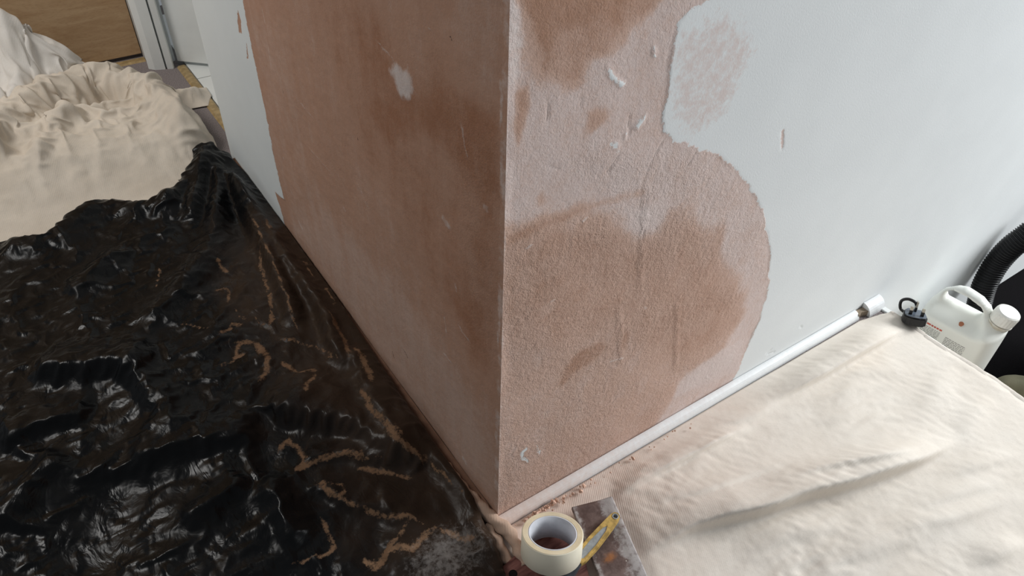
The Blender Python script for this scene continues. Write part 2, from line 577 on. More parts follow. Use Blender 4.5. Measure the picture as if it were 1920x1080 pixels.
white = np.maximum(white, blob(X, Z, [(945, -90), (970, -60), (985, 60), (980, 140), (960, 170), (945, 160)], .008, .62, wr, .01))
white = np.maximum(white, blob(X, Z, [(1170, 395), (1240, 380), (1240, 430), (1195, 430)], .012, .5, wr, .01))
white = np.maximum(white, blob(X, Z, [(1285, 705), (1385, 650), (1375, 690), (1275, 745)], .01, .5, wr, .01))
dark = np.zeros_like(X)
for s in ([(1027, 178), (1029, 235)], [(1089, 180), (1090, 203)], [(1182, 212), (1178, 260)], [(1026, 311), (1058, 320)], [(1248, 256), (1210, 330)],
          [(1310, 280), (1286, 318)], [(1215, 350), (1206, 460)], [(1166, 285), (1135, 330)]):
    dark = np.maximum(dark, stroke(X, Z, s, .0016, wr, .55))
dark = np.maximum(dark, stroke(X, Z, [(947, 150), (945, 215), (943, 300), (942, 400)], .0016, wr, 1.3, .2, .001))
for s in ([(1438, 662), (1446, 655)], [(1440, 664), (1452, 660)], [(1500, 612), (1504, 614)]):
    dark = np.maximum(dark, stroke(X, Z, s, .0016, wr, .8, 0))
scuff = blob(X, Z, [(1260, 60), (1330, 15), (1400, 20), (1425, 95), (1395, 150), (1375, 200), (1345, 235), (1295, 268), (1250, 240)], .03, .68, wr, .02)
scuff = np.maximum(scuff, blob(X, Z, [(1440, 390), (1470, 370), (1470, 440), (1445, 470)], .02, .25, wr, .02))
scuff = np.maximum(scuff, blob(X, Z, [(1390, 690), (1430, 640), (1470, 600), (1480, 640), (1420, 690)], .02, .22, wr, .02))
grit = (.45+.75*blob(X, Z, lower, .03, 1, wr))*(.7+.5*np.clip(fbm(X, Z, 8, 3, 41), -1, 1))
grit = np.clip(grit+blob(X, Z, [(1100, 290), (1300, 290), (1430, 400), (1440, 520), (1200, 480)], .03, .4, wr), .2, 1.4)
for s in ([(1215, 330), (1205, 440), (1200, 560)], [(1270, 560), (1268, 700)], [(1160, 560), (1165, 690)]):
    grit += stroke(X, Z, s, .006, wr, .6)
relief = sstep(.001, -.003, paint)*(-.0007+.0009*fbm(X, Z, 130, 3, 50)*grit+.0014*fbm(X, Z, 9, 2, 51))
relief *= sstep(0, .012, X)*sstep(1.05, 1.0, X)*sstep(.9, .85, Z)*sstep(0, .01, Z)
relief -= .0016*np.clip(dark, 0, 1)*(X > .004)
wall('wall_right', us, zs, lambda u, z, k: np.stack([u, -k, z], -1), lambda u, z: (u if u > 0 else TH, TH, z), M['wall_right'],
     dict(relief=relief, paint=paint, tone=tone, white=white, dark=dark, scuff=scuff, grit=grit))

# left wall ------------------------------------------------------------------
ys = axis_coords(0, 0, 1.30, ALONG_L-.02, .0026, .02)
zs2 = axis_coords(WALL_BOT, 0.0, .92, WALL_TOP, .0026, .012)
Y, Z = np.meshgrid(ys, zs2)
edge_l = [(520, -330), (440, -240), (452, -140), (446, -60), (455, 0), (467, 67), (489, 169), (502, 231), (512, 289), (522, 330), (533, 375), (517, 362), (528, 400), (536, 430), (560, 470),
          (900, 1100), (1100, 1100), (1100, -340), (940, -345), (700, -315)]
sd, _, _ = poly_sd(Y, Z, wl(edge_l))
sd = sd+.003*fbm(Y*.6, Z, 40, 3, 60)
paint = -sd
for px in ([(446, 20), (452, 40), (453, 60), (448, 62), (445, 40)], [(462, 80), (466, 110), (463, 110)]):
    s2, _, _ = poly_sd(Y, Z, wl(px)); paint = np.minimum(paint, -s2)
tone = .42+.10*fbm(Y*.8, Z, 5, 3, 61)
tone += blob(Y, Z, [(650, -160), (680, -40), (720, 60), (755, 130), (800, 150), (860, 160), (932, 205), (935, 430), (930, 580), (915, 720), (875, 640), (835, 560), (790, 470),
                    (740, 390), (690, 320), (650, 200), (600, 60), (570, -60), (580, -150)], .05, .20, wl, .05, 7)
tone += blob(Y, Z, [(780, 150), (850, 165), (925, 205), (932, 300), (925, 420), (870, 330), (800, 250), (720, 260), (690, 200), (740, 180)], .02, .22, wl, .02)
tone += blob(Y, Z, [(700, 30), (740, 110), (730, 170), (690, 150), (660, 60)], .03, .12, wl, .02)
tone += blob(Y, Z, [(880, 430), (930, 430), (928, 560), (905, 560)], .02, .18, wl, .015)
tone += blob(Y, Z, [(850, 560), (930, 560), (915, 700), (880, 680)], .02, .16, wl, .02)
tone -= blob(Y, Z, [(540, 420), (640, 420), (760, 560), (900, 760), (930, 960), (800, 800), (600, 500)], .05, .26, wl, .03, 8)
tone -= blob(Y, Z, [(470, 40), (520, 40), (560, 260), (620, 420), (560, 460), (500, 260)], .03, .10, wl, .02)
tone -= blob(Y, Z, [(850, -90), (945, -110), (938, 190), (880, 160)], .03, .14, wl, .02)
white = np.zeros_like(Y)+.10
white = np.maximum(white, blob(Y, Z, [(724, 128), (742, 120), (765, 128), (776, 150), (778, 172), (768, 196), (752, 190), (742, 165)], .012, .85, wl, .012, 30))
for s, w in (([(690, 60), (720, 95), (752, 130)], .0022), ([(545, 170), (572, 205), (600, 235)], .0016), ([(560, 255), (590, 290), (640, 345)], .0018),
             ([(655, 310), (675, 355), (708, 430)], .0016), ([(487, 0), (500, 60)], .003), ([(498, 60), (512, 150)], .002), ([(795, 45), (812, 62)], .0016),
             ([(640, 380), (650, 405)], .003), ([(540, 345), (552, 375)], .003), ([(553, 405), (571, 440)], .004), ([(528, 290), (532, 300)], .005),
             ([(820, 650), (856, 690)], .002), ([(832, 575), (838, 645)], .002), ([(845, 590), (895, 665)], .0025), ([(600, 270), (660, 380)], .0014),
             ([(862, 200), (868, 260), (880, 330)], .003), ([(900, 380), (920, 400)], .006), ([(820, 395), (850, 440)], .006), ([(935, 560), (932, 680)], .004),
             ([(850, 520), (860, 560)], .003), ([(660, 470), (668, 500)], .002), ([(862, 850), (880, 876)], .007), ([(740, 640), (760, 700)], .0015), ([(940, 100), (936, 280)], .003)):
    white = np.maximum(white, stroke(Y, Z, s, w*1.25, wl, .62, .35, .004))
white = np.maximum(white, .66*sstep(.020, .009, Y)*(.75+.6*fbm(Y, Z, 22, 3, 8)))
dark = np.zeros_like(Y)
for s in ([(735, 660), (738, 672)], [(757, 658), (764, 672)], [(669, 260), (670, 263)], [(843, 70), (846, 75)], [(530, 170), (532, 175)]):
    dark = np.maximum(dark, stroke(Y, Z, s, .0018, wl, .8, 0))
grit = .38+.25*np.clip(fbm(Y, Z, 8, 3, 70), -1, 1)+blob(Y, Z, [(840, 200), (935, 260), (935, 700), (880, 640), (860, 400)], .03, .5, wl)
scuff = np.zeros_like(Y)
relief = sstep(.001, -.003, paint)*(-.0006+.0005*fbm(Y*.5, Z, 70, 3, 71)+.0020*fbm(Y, Z, 6, 2, 72))
relief *= sstep(0, .012, Y)*sstep(1.29, 1.2, Y)*sstep(.92, .88, Z)*sstep(0, .01, Z)
wall('wall_left', ys[::-1], zs2, lambda u, z, k: np.stack([-k, u, z], -1), lambda u, z: (TH, u if u > 0 else TH, z), M['wall_left'],
     {k: v[:, ::-1] for k, v in dict(relief=relief, paint=paint, tone=tone, white=white, dark=dark, scuff=scuff, grit=grit).items()})

# rounded painted edge at the far end of the left wall
bm = bmesh.new()
prof = [(TH, ALONG_L-.022)]+[(.0+.026*(1-math.cos(a)), ALONG_L-.022+.03*math.sin(a)) for a in np.linspace(0, math.pi/2, 9)]+[(TH, ALONG_L+.008)]
prism(bm, prof, WALL_BOT, WALL_TOP)
tag(bm_obj('trim_1', bm, M['shaded_edge'], smooth=False), kind='structure')

# ------------------------------------------------------------------ floors, beads, ledge, far doorway
EDGE = 1.020                                   # where the upper floor stops
bm = bmesh.new()
prism(bm, [(-3, -3), (EDGE-.015, -3), (EDGE-.015, .05), (.04, .05), (.04, 2.6), (-3, 2.6)], -.06, 0.0)
tag(bm_obj('floor', bm, M['carpet']), kind='structure')
bm = bmesh.new()
box(bm, (EDGE-.2, -3, LOW-.05), (3.2, .05, LOW))
tag(bm_obj('floor', bm, M['dark_floor']), kind='structure')
bm = bmesh.new()                                # painted nosing and riser below it
box(bm, (EDGE-.015, -3, LOW), (EDGE, -.0005, .004), .002)
tag(bm_obj('trim_2', bm, M['white_wood']), kind='structure')
# tiled floor of the next room beyond the brass strip
bm = bmesh.new()
box(bm, (.04, ALONG_L+.008, -.05), (1.4, 2.6, -.006))
gro = tag(bm_obj('floor', bm, M['grout']), kind='structure')
tm = None
for ix in range(4):
    for iy in range(4):
        x0, y0 = .062+.302*ix, 1.887-.302*2+.302*iy
        if tm is None:
            bm = bmesh.new(); box(bm, (0, 0, -.006), (.298, .298, .0), .0015)
            o = bm_obj('floor_tile', bm, M['tile'], gro); tm = o.data
        else:
            o = bpy.data.objects.new('floor_tile', tm); C.objects.link(o); o.parent = gro
        o.location = (x0, y0 if y0 > 1.39 else 1.39, 0.0)
        if y0 < 1.39:
            o.scale = (1, max(.05, (y0+.298-1.39)/.298), 1)


def bead(name, p0, p1, out, r, mat, dustf, h=None, wob=.0001, n=90):
    """quadrant moulding from p0 to p1; out is the direction away from the wall"""
    p0, p1, out = (np.array(v, float) for v in (p0, p1, out))
    prof = [(0, 0)]+[(r*math.cos(a), (h or r)*math.sin(a)) for a in np.linspace(0, math.pi/2, 8)]
    m = len(prof); V = []; A = []
    for i in range(n):
        s = i/(n-1)
        q = p0+(p1-p0)*s
        w = wob*math.sin(s*37+1)+wob*.7*math.sin(s*91)
        for d, z in prof:
            V.append((*(q+out*(d+w*(d > 0))), z+w*(z > 0))); A.append(dustf(s))
    Fc = []
    for i in range(n-1):
        for k in range(m):
            j = (k+1) % m
            Fc.append((i*m+k, i*m+j, (i+1)*m+j, (i+1)*m+k))
    Fc.append(tuple(range(m))[::-1]); Fc.append(tuple(range((n-1)*m, n*m)))
    o = new_mesh(name, V, Fc, mat, None, False, dict(dust=A))
    return tag(o, kind='structure')


bead('trim_3', (0.0, -.0012), (.935, -.0012), (0, -1), .0165, M['bead'], lambda s: .85*math.exp(-s*2.6), .018)
o = bead('trim_4', (.962, -.0012), (EDGE-.004, -.0012), (0, -1), .024, M['bead'], lambda s: .0, .026, 0, 12)
bead('trim_5', (-.0012, ALONG_L-.06), (-.0012, -.001), (-1, 0), .022, M['bead_dusty'], lambda s: .8, .018)
# a broken stub of wood in the gap between the two beads
bm = bmesh.new()
prism(bm, [(.932, -.002), (.964, -.002), (.962, -.018), (.946, -.012), (.934, -.016)], .0, .014)
tag(bm_obj('trim_6', bm, simple('bare_wood', (.34, .27, .2), .9, .1, .3)), kind='structure')

# brass strips
def strip(name, a, b, w, h=.005):
    a, b = Vector((*a, 0)), Vector((*b, 0))
    d = (b-a).normalized(); n = Vector((-d.y, d.x, 0))*w/2
    bm = bmesh.new()
    p = [a-n, a-n*.6, a+n*.6, a+n]
    q = [b-n, b-n*.6, b+n*.6, b+n]
    zz = [.0, h, h, .0]
    va = [bm.verts.new((v.x, v.y, z)) for v, z in zip(p, zz)]
    vb = [bm.verts.new((v.x, v.y, z)) for v, z in zip(q, zz)]
    for i in range(4):
        j = (i+1) % 4
        bm.faces.new((va[i], va[j], vb[j], vb[i]))
    bm.faces.new(va[::-1]); bm.faces.new(vb)
    return tag(bm_obj(name, bm, M['brass']), kind='structure')


strip('trim_7', (.044, ALONG_L+.01), (.044, 2.0), .030)
strip('trim_8', (-1.6, 2.120), (-.045, 2.118), .036)

# varnished plywood door at the back, with the gap under it
o = empty('door_1', (0, 2.14, 0))
tag(o, kind='structure')
bm = bmesh.new(); box(bm, (-1.5, .003, .012), (-.045, .043, 2.05), .002)
bm_obj('door_leaf', bm, M['plywood'], o)
bm = bmesh.new()
prism(bm, [(-.043, 2.21), (-.043, 2.10), (-.030, 2.07), (-.012, 2.21)], 0, 2.1)
tag(bm_obj('trim_9', bm, simple('grey_painted_edge', (.5, .5, .48), .6)), kind='structure')
# stepped white door frame
bm = bmesh.new()
prism(bm, [(-.046, 2.065), (-.052, 2.037), (-.036, 2.018), (-.006, 2.006), (-.002, 2.02), (-.004, 2.20), (-.03, 2.20)], 0, 2.1)
tag(bm_obj('trim_10', bm, M['white_wood']), kind='structure')
bm = bmesh.new()
prism(bm, [(-.001, 2.02), (.001, 2.003), (.017, 1.998), (.022, 2.004), (.026, 2.05), (.040, 2.06), (.040, 2.20), (-.003, 2.20)], 0, 2.1)
tag(bm_obj('trim_11', bm, M['white_wood']), kind='structure')
# white flush door, ajar
o = empty('door_2', (.040, 2.022, 0), math.radians(-43))
tag(o, kind='structure')
bm = bmesh.new(); box(bm, (0, 0, .012), (.70, .038, 2.0), .0015)
bm_obj('door_leaf', bm, M['white_wood'], o)


# ------------------------------------------------------------------ cloth: a small position-based solver
class HField:
    def __init__(s, x0, x1, y0, y1, fn, step=.005):
        s.x0, s.y0, s.h = x0, y0, step
        xs = np.arange(x0, x1+step, step); ys_ = np.arange(y0, y1+step, step)
        XX, YY = np.meshgrid(xs, ys_)
        s.Z = fn(XX, YY)

    def __call__(s, x, y):
        u = np.clip((x-s.x0)/s.h, 0, s.Z.shape[1]-1.001); v = np.clip((y-s.y0)/s.h, 0, s.Z.shape[0]-1.001)
        i = u.astype(int); j = v.astype(int); fu = u-i; fv = v-j
        Zf = s.Z
        return (Zf[j, i]*(1-fu)+Zf[j, i+1]*fu)*(1-fv)+(Zf[j+1, i]*(1-fu)+Zf[j+1, i+1]*fu)*fv


def solve_cloth(P, rest_x, rest_y, floor, iters, bend=.1, grav=.00006, fric=.5, pin=None, lift=.0015, zmax=None):
    """P[ny,nx,3]; rest_x / rest_y are rest lengths between neighbours along each axis"""
    prev = P.copy()
    rd = np.sqrt(((rest_x[:-1, :]+rest_x[1:, :])/2)**2+((rest_y[:, :-1]+rest_y[:, 1:])/2)**2)
    P0 = P.copy()

    def pair(A, B, r, k):
        d = B-A
        l = np.sqrt((d*d).sum(-1))+1e-9
        c = (d*((l-r)/l*k*.5)[..., None])
        return c
    for it in range(iters):
        v = (P-prev)*.93
        v = np.clip(v, -.004, .004)
        prev = P.copy()
        P = P+v
        P[..., 2] -= grav
        for rep in range(2):
            for s in (0, 1):
                A, B = P[:, s:-1:2], P[:, s+1::2]
                n = min(A.shape[1], B.shape[1])
                c = pair(A[:, :n], B[:, :n], rest_x[:, s::2][:, :n], .9)
                A[:, :n] += c; B[:, :n] -= c
                A, B = P[s:-1:2], P[s+1::2]
                n = min(A.shape[0], B.shape[0])
                c = pair(A[:n], B[:n], rest_y[s::2][:n], .9)
                A[:n] += c; B[:n] -= c
            c = pair(P[:-1, :-1], P[1:, 1:], rd, .22)
            P[:-1, :-1] += c; P[1:, 1:] -= c
            c = pair(P[:-1, 1:], P[1:, :-1], rd, .22)
            P[:-1, 1:] += c; P[1:, :-1] -= c
        if bend:
            lap = np.zeros_like(P)
            lap[:, 1:-1] += .25*(P[:, 2:]+P[:, :-2]-2*P[:, 1:-1])
            lap[1:-1] += .25*(P[2:]+P[:-2]-2*P[1:-1])
            P += bend*lap
        g = floor(P[..., 0], P[..., 1])+lift
        hit = P[..., 2] < g
        P[..., 2] = np.where(hit, g, P[..., 2])
        P[..., :2] = np.where(hit[..., None], prev[..., :2]*fric+P[..., :2]*(1-fric), P[..., :2])
        if zmax is not None:
            P[..., 2] = np.minimum(P[..., 2], g+zmax)
        if pin is not None:
            P = np.where(pin[..., None], P0, P)
            P[..., 2] = np.where(pin, np.maximum(P0[..., 2], g), P[..., 2])
    return P


def cut_sheet(name, X0, Y0, P, poly, mat, attrs=None, parent=None, subsurf=1, thick=0.0):
    sd, qx, qy = poly_sd(X0, Y0, poly)
    ny, nx = X0.shape
    idx = np.arange(ny*nx).reshape(ny, nx)
    keep = (sd[:-1, :-1] > 0) | (sd[1:, :-1] > 0) | (sd[:-1, 1:] > 0) | (sd[1:, 1:] > 0)
    Q = np.stack([idx[:-1, :-1], idx[:-1, 1:], idx[1:, 1:], idx[1:, :-1]], -1)[keep]
    out = sd < 0
    P = P.copy()
    P[..., 0] += np.where(out, qx-X0, 0); P[..., 1] += np.where(out, qy-Y0, 0)
    used = np.unique(Q)
    re = np.full(ny*nx, -1); re[used] = np.arange(len(used))
    V = P.reshape(-1, 3)[used]
    o = new_mesh(name, V, re[Q], mat, parent, True, {k: np.broadcast_to(a, X0.shape).ravel()[used] for k, a in (attrs or {}).items()})
    if thick:
        m = o.modifiers.new('thickness', 'SOLIDIFY'); m.thickness = thick; m.offset = -1
    if subsurf:
        m = o.modifiers.new('smooth', 'SUBSURF'); m.levels = m.render_levels = subsurf
    return o


def rests(X0, Y0, Z0, ex, ey):
    """rest lengths: those of the shape the cloth lies on, plus the slack"""
    B = np.stack([X0, Y0, Z0], -1)
    rx = np.linalg.norm(np.diff(B, axis=1), axis=-1)*(1+(ex[:, 1:]+ex[:, :-1])/2)
    ry = np.linalg.norm(np.diff(B, axis=0), axis=-1)*(1+(ey[1:]+ey[:-1])/2)
    return rx, ry


# ---- dust sheet on the right
st = .0042
X0, Y0 = np.meshgrid(np.arange(-.16, 1.33, st), np.arange(-1.30, -.012, st))


def fold(px, A, w_near, w_far, fade=.45, z=.004):
    """fold given left-to-right in the photo: its right-hand side is the near side"""
    pts = [tuple(q) for q in spline(fl(px, z), 26)]
    return lambda X, Y: ridge(X, Y, pts, A, w_far, w_near, fade)


FR = [fold([(1180, 1046), (1250, 1012), (1305, 986), (1420, 962), (1487, 938), (1584, 913), (1680, 880), (1728, 861), (1800, 822)], .046, .0095, .055, .33),
      fold([(1425, 764), (1459, 748), (1545, 705), (1622, 660), (1680, 627), (1716, 614)], .026, .006, .045, .35),
      fold([(1130, 948), (1213, 898), (1280, 864), (1381, 815), (1440, 790)], .016, .006, .030),
      fold([(1440, 908), (1535, 888), (1660, 864), (1722, 840)], .013, .006, .022),
      fold([(1180, 972), (1237, 943), (1330, 920), (1500, 860)], .006, .005, .025),
      fold([(1500, 1080), (1620, 1040), (1740, 1000), (1860, 960)], .009, .014, .04),
      fold([(1650, 1000), (1760, 985), (1850, 955), (1920, 925)], .009, .008, .03),
      fold([(1700, 960), (1800, 930), (1900, 900)], .007, .008, .025),
      fold([(1380, 1060), (1480, 1010), (1600, 985)], .009, .010, .04),
      fold([(1750, 900), (1830, 880), (1920, 850)], .006, .007, .025),
      fold([(1810, 1060), (1870, 1045), (1925, 1010)], .010, .009, .03),
      fold([(1560, 740), (1640, 700), (1720, 700)], .004, .02, .03),
      fold([(1610, 690), (1580, 760), (1540, 830)], .005, .03, .03),
      fold([(1780, 680), (1740, 760), (1700, 810)], .005, .02, .03),
      fold([(1860, 740), (1820, 790), (1800, 850)], .004, .02, .02),
      fold([(1320, 800), (1400, 790), (1480, 745)], .006, .006, .02),
      fold([(1420, 800), (1350, 830), (1290, 880), (1240, 930)], .005, .01, .02)]


tools = fl([(930, 1060), (1000, 1000), (1070, 945), (1145, 930), (1230, 1120), (940, 1240)], .01)


def sheet_shape(X, Y):
    h = 0*X
    for f in FR:
        h = h+f(X, Y)
    h = h+.0022*np.clip(fbm(X*.5, Y*1.2, 5, 2, 91), -1, 1)+.006
    # fine creases, running roughly along the folds
    u = X*.97-Y*.24; v = X*.24+Y*.97
    wob = .03*fbm(X, Y, 7, 2, 88)
    patch = np.clip(.35+1.2*fbm(X, Y, 4, 2, 89), .1, 1)
    h = h+.006*patch*fbm(u*.45+wob, v*1.7+wob, 17, 3, 92, True)
    u2 = X*.5-Y*.87; v2 = X*.87+Y*.5
    h = h+.0028*np.clip(fbm(X, Y, 5, 2, 87)+.2, 0, 1)*fbm(u2*.5, v2*1.6, 36, 2, 98, True)
    h = h+.0005*fbm(X, Y, 90, 2, 95)
    near_wall = sstep(-.01, -.07, Y)
    under = sstep(-.03, .01, poly_sd(X, Y, tools)[0])
    return np.maximum(h*(.25+.75*near_wall)*sstep(1.05, .99, X)*(1-.85*under), 0)+.002


Hs = sheet_shape(X0, Y0)
P = np.stack([X0, Y0, Hs], -1)
for f in FR[:5]:                     # the main folds lean over towards the room
    k = f(X0, Y0)
    P[..., 1] -= .35*k; P[..., 0] -= .08*k
# hang over the ledge and onto the lower floor
lip = .007*fbm(Y0, Y0*0, 9, 2, 97)+.003*fbm(Y0, Y0*0, 40, 2, 99)
over = np.clip(P[..., 0]-(EDGE-.010+np.clip(lip, -.006, .01)), 0, None)
wav = .002+.004*np.abs(fbm(Y0, X0*.3, 9, 2, 96))+.010*sstep(.03, .25, over)
P[..., 0] = np.where(over > 0, EDGE-.010+np.clip(lip, -.006, .01)+np.clip(.014*(1-np.exp(-over/.012)), 0, 1)+wav*sstep(.01, .05, over), P[..., 0])
P[..., 2] = np.where(over > 0, np.maximum(P[..., 2]*sstep(.03, 0, over)+.004-np.clip(over-.012*(1-np.exp(-over/.012)), 0, None), LOW+.004), P[..., 2])
dwall = -Y0
dust = .55*np.exp(-dwall/.10)*sstep(1.0, .25, X0)+.65*np.exp(-np.hypot(X0-.1, Y0+.1)/.17)
weave = .6*np.exp(-(np.hypot(X0-.17, Y0+.03)/.10)**2)+.12*np.exp(-(np.hypot(X0-.25, Y0+.2)/.12)**2)
poly = [(-.14, -1.28)]+[(-.14, -.12), (-.035, -.020), (.05, -.0195), (.5, -.0195), (.93, -.022), (.985, -.034), (1.01, -.042), (1.04, -.055), (1.05, -.075), (1.31, -.09), (1.31, -1.28)]
o = cut_sheet('dust_sheet', X0, Y0, P, poly, M['sheet'], dict(dust=dust, weave=weave), None, 0, .0012)
tag(o, 'cream cotton dust sheet spread with long folds below the white right wall', 'dust sheet')

# ---- black plastic sheet on the left
st = .0066
X0, Y0 = np.meshgrid(np.arange(-1.15, .01, st), np.arange(-.62, 1.50, st))


def bf(px, A, w_near, w_far, fade=.2, z=.02):
    pts = [tuple(q) for q in spline(fl(px, z), 18)]
    return lambda X, Y: ridge(X, Y, pts, A, w_far, w_near, fade)


BF = [bf([(430, 330), (472, 417), (492, 456), (519, 517), (539, 567), (560, 628)], .035, .016, .022, .12),
      bf([(440, 345), (503, 431), (544, 503), (581, 556), (611, 603), (631, 658), (655, 705)], .030, .014, .02, .1),
      bf([(400, 296), (330, 380), (300, 420)], .03, .03, .03, .3),
      bf([(395, 296), (378, 360), (352, 440)], .03, .02, .02, .3),
      bf([(405, 298), (415, 370), (400, 470)], .03, .02, .02, .3),
      bf([(480, 762), (582, 786), (651, 798), (724, 840), (802, 872)], .036, .022, .07, .2),
      bf([(555, 880), (610, 862), (660, 858), (730, 870), (775, 876)], .016, .012, .03),
      bf([(590, 905), (640, 940), (730, 965), (800, 985)], .010, .012, .03),
      bf([(690, 660), (730, 740), (780, 810), (840, 880), (890, 950), (915, 1020), (930, 1075)], .022, .022, .014, .1),
      bf([(660, 660), (700, 760), (760, 850), (800, 880)], .018, .016, .02, .1),
      bf([(0, 470), (100, 455), (180, 395), (280, 395), (340, 375)], .025, .05, .02, .1),
      bf([(60, 700), (140, 700), (220, 690), (300, 670)], .03, .03, .06),
      bf([(250, 620), (330, 560), (380, 500), (400, 440)], .018, .03, .03),
      bf([(120, 560), (180, 520), (230, 470)], .018, .025, .03),
      bf([(240, 880), (210, 960), (160, 1050), (120, 1100)], -.035, .06, .06),
      bf([(240, 870), (320, 850), (420, 830), (500, 820)], .022, .02, .06),
      bf([(350, 1000), (420, 940), (470, 900)], .016, .02, .03),
      bf([(500, 900), (540, 980), (560, 1040)], .02, .02, .03),
      bf([(240, 680), (300, 760), (330, 830)], .022, .03, .03),
      bf([(0, 840), (90, 800), (180, 780)], .024, .02, .05),
      bf([(0, 1000), (60, 920), (130, 860)], .02, .03, .03)]


def plastic_floor(X, Y):
    h = 0*X
    for f in BF:
        h = h+f(X, Y)
    wx = X+.03*fbm(X, Y, 6, 3, 120); wy = Y+.03*fbm(X, Y, 6, 3, 125)
    h = h+.012*np.clip(fbm(wx, wy, 4.5, 3, 101, True), -.6, 1)
    h = h+.0055*fbm(wx, wy, 13, 3, 103, True)
    h = h+.008; h = .5*(h+np.sqrt(h*h+.00035))+.001
    tip = np.exp(-(((X+.055)/.05)**2+((Y-1.35)/.06)**2))
    h = h+.035*tip*(1+.5*fbm(X, Y, 30, 2, 104))
    # lies flat against the bead at the wall and over the sheet at the corner
    return h*sstep(.0, .05, -X-.004)+.024*sstep(-.055, -.012, X)*sstep(-.02, .06, Y)+.004


hf = HField(-1.2, .05, -.7, 1.6, plastic_floor)
ex = .035+.03*fbm(X0, Y0, 5, 2, 105); ey = .035+.03*fbm(X0, Y0, 5, 2, 106)
P = np.stack([X0, Y0, hf(X0, Y0)+.003+.006*np.abs(fbm(X0, Y0, 30, 3, 107))], -1)
rx, ry = rests(X0, Y0, hf(X0, Y0), ex, ey)
pin = np.zeros(X0.shape, bool); pin[:, -1] = pin[0] = pin[:, 0] = True
P = solve_cloth(P, rx, ry, hf, 60, .01, pin=pin, zmax=.014)
P[..., 2] += .0010*fbm(X0, Y0, 55, 3, 108, True)

dl = np.zeros_like(X0)
DUST = [([(472, 417), (492, 456), (519, 517), (539, 567), (558, 628), (555, 640)], .0035), ([(503, 431), (515, 455)], .005),
        ([(490, 470), (489, 510), (505, 555), (510, 600), (505, 630)], .0045), ([(405, 490), (420, 505), (428, 515)], .006),
        ([(400, 545), (430, 545), (428, 572)], .005), ([(443, 577), (450, 595), (465, 600)], .004), ([(470, 595), (490, 605), (497, 625)], .004),
        ([(405, 632), (432, 620), (436, 610), (460, 612)], .005), ([(330, 606), (365, 612), (398, 620)], .003),
        ([(440, 680), (450, 642), (480, 645), (500, 670), (503, 690), (485, 725)], .0075), ([(400, 690), (440, 680), (462, 662)], .004),
        ([(520, 640), (560, 645), (600, 655), (640, 690)], .004), ([(525, 680), (565, 705), (600, 700)], .006), ([(595, 705), (580, 735), (578, 760)], .005),
        ([(665, 655), (690, 700), (705, 738)], .007), ([(675, 740), (700, 790), (740, 840), (790, 872)], .007), ([(740, 820), (760, 850), (800, 875)], .005),
        ([(515, 858), (535, 828), (560, 842), (575, 870), (560, 884), (610, 865), (650, 858), (720, 870)], .006), ([(660, 880), (720, 890), (780, 902)], .005),
        ([(590, 910), (640, 940), (690, 962), (735, 975), (765, 972), (790, 985), (802, 978)], .005), ([(765, 980), (755, 1000), (728, 1025)], .0045),
        ([(820, 985), (790, 1010), (775, 1030), (730, 1032), (710, 1060), (690, 1075)], .009), ([(820, 990), (860, 1010), (900, 1018)], .007),
        ([(540, 1062), (580, 1050), (628, 1030), (622, 1015), (600, 970)], .004), ([(290, 545), (296, 530), (300, 500)], .003),
        ([(680, 1050), (705, 1066)], .004), ([(590, 910), (648, 916), (650, 925), (635, 940)], .003), ([(620, 600), (650, 650), (660, 690)], .006),
        ([(610, 540), (630, 580)], .004), ([(555, 493), (575, 500), (590, 530)], .003), ([(780, 850), (830, 900), (870, 940)], .003)]
wx = X0+.006*fbm(X0, Y0, 40, 3, 110); wy = Y0+.006*fbm(X0, Y0, 40, 3, 111)
for px, w in DUST:
    d, tt, _, _, _ = seg_dist(wx, wy, fl(px, .025))
    ww = .85*w*(.75+.5*np.clip(fbm(X0, Y0, 30, 2, 112)+.5, 0, 1))
    dl = np.maximum(dl, np.clip(1.1-.5*d/ww, 0, 1.0)*np.minimum(sstep(-.1, .15, tt), sstep(-.1, .15, 1-tt)))
haze = sstep(-.42, -.04, X0+.10*fbm(X0, Y0, 5, 3, 113))*sstep(1.25, .75, Y0)*sstep(-.4, .1, Y0)
haze = haze+.25*sstep(-.07, -.03, X0)*sstep(1.2, 1.0, Y0)
ash_c = fl([(840, 1045)], .02)[0]
ash = 1.0*np.exp(-(np.hypot((X0-ash_c[0])/.10, (Y0-ash_c[1])/.07))**2)
bpoly = fl([(-900, 560), (-400, 520), (-150, 480), (0, 455), (30, 446), (60, 441), (78, 438), (95, 441), (120, 420), (150, 402), (165, 395), (182, 378), (205, 376), (232, 372),
            (246, 376), (262, 372), (282, 379), (318, 371), (334, 358), (345, 340), (350, 322), (360, 312), (363, 295), (374, 288), (385, 283), (392, 288), (401, 286), (408, 293),
            (420, 292), (430, 288), (436, 301)], .028)+[(-.012, 1.29), (-.006, 1.22), (-.005, .9), (-.006, .62), (-.012, .45), (-.020, .25), (-.019, .06)] + \
    fl([(893, 960), (905, 985), (925, 1020), (938, 1050), (946, 1085), (950, 1200)], .006)+[(-.02, -.60), (-1.13, -.60)]
def ragged(pts, i0, i1, amp, step, seed):
    r = random.Random(seed); out = []
    for i, (a, b) in enumerate(zip(pts, pts[1:]+pts[:1])):
        out.append(a)
        if i0 <= i < i1:
            n = max(1, int(math.dist(a, b)/step))
            for k in range(1, n):
                out.append((a[0]+(b[0]-a[0])*k/n+r.uniform(-amp, amp), a[1]+(b[1]-a[1])*k/n+r.uniform(-amp, amp)))
    return out


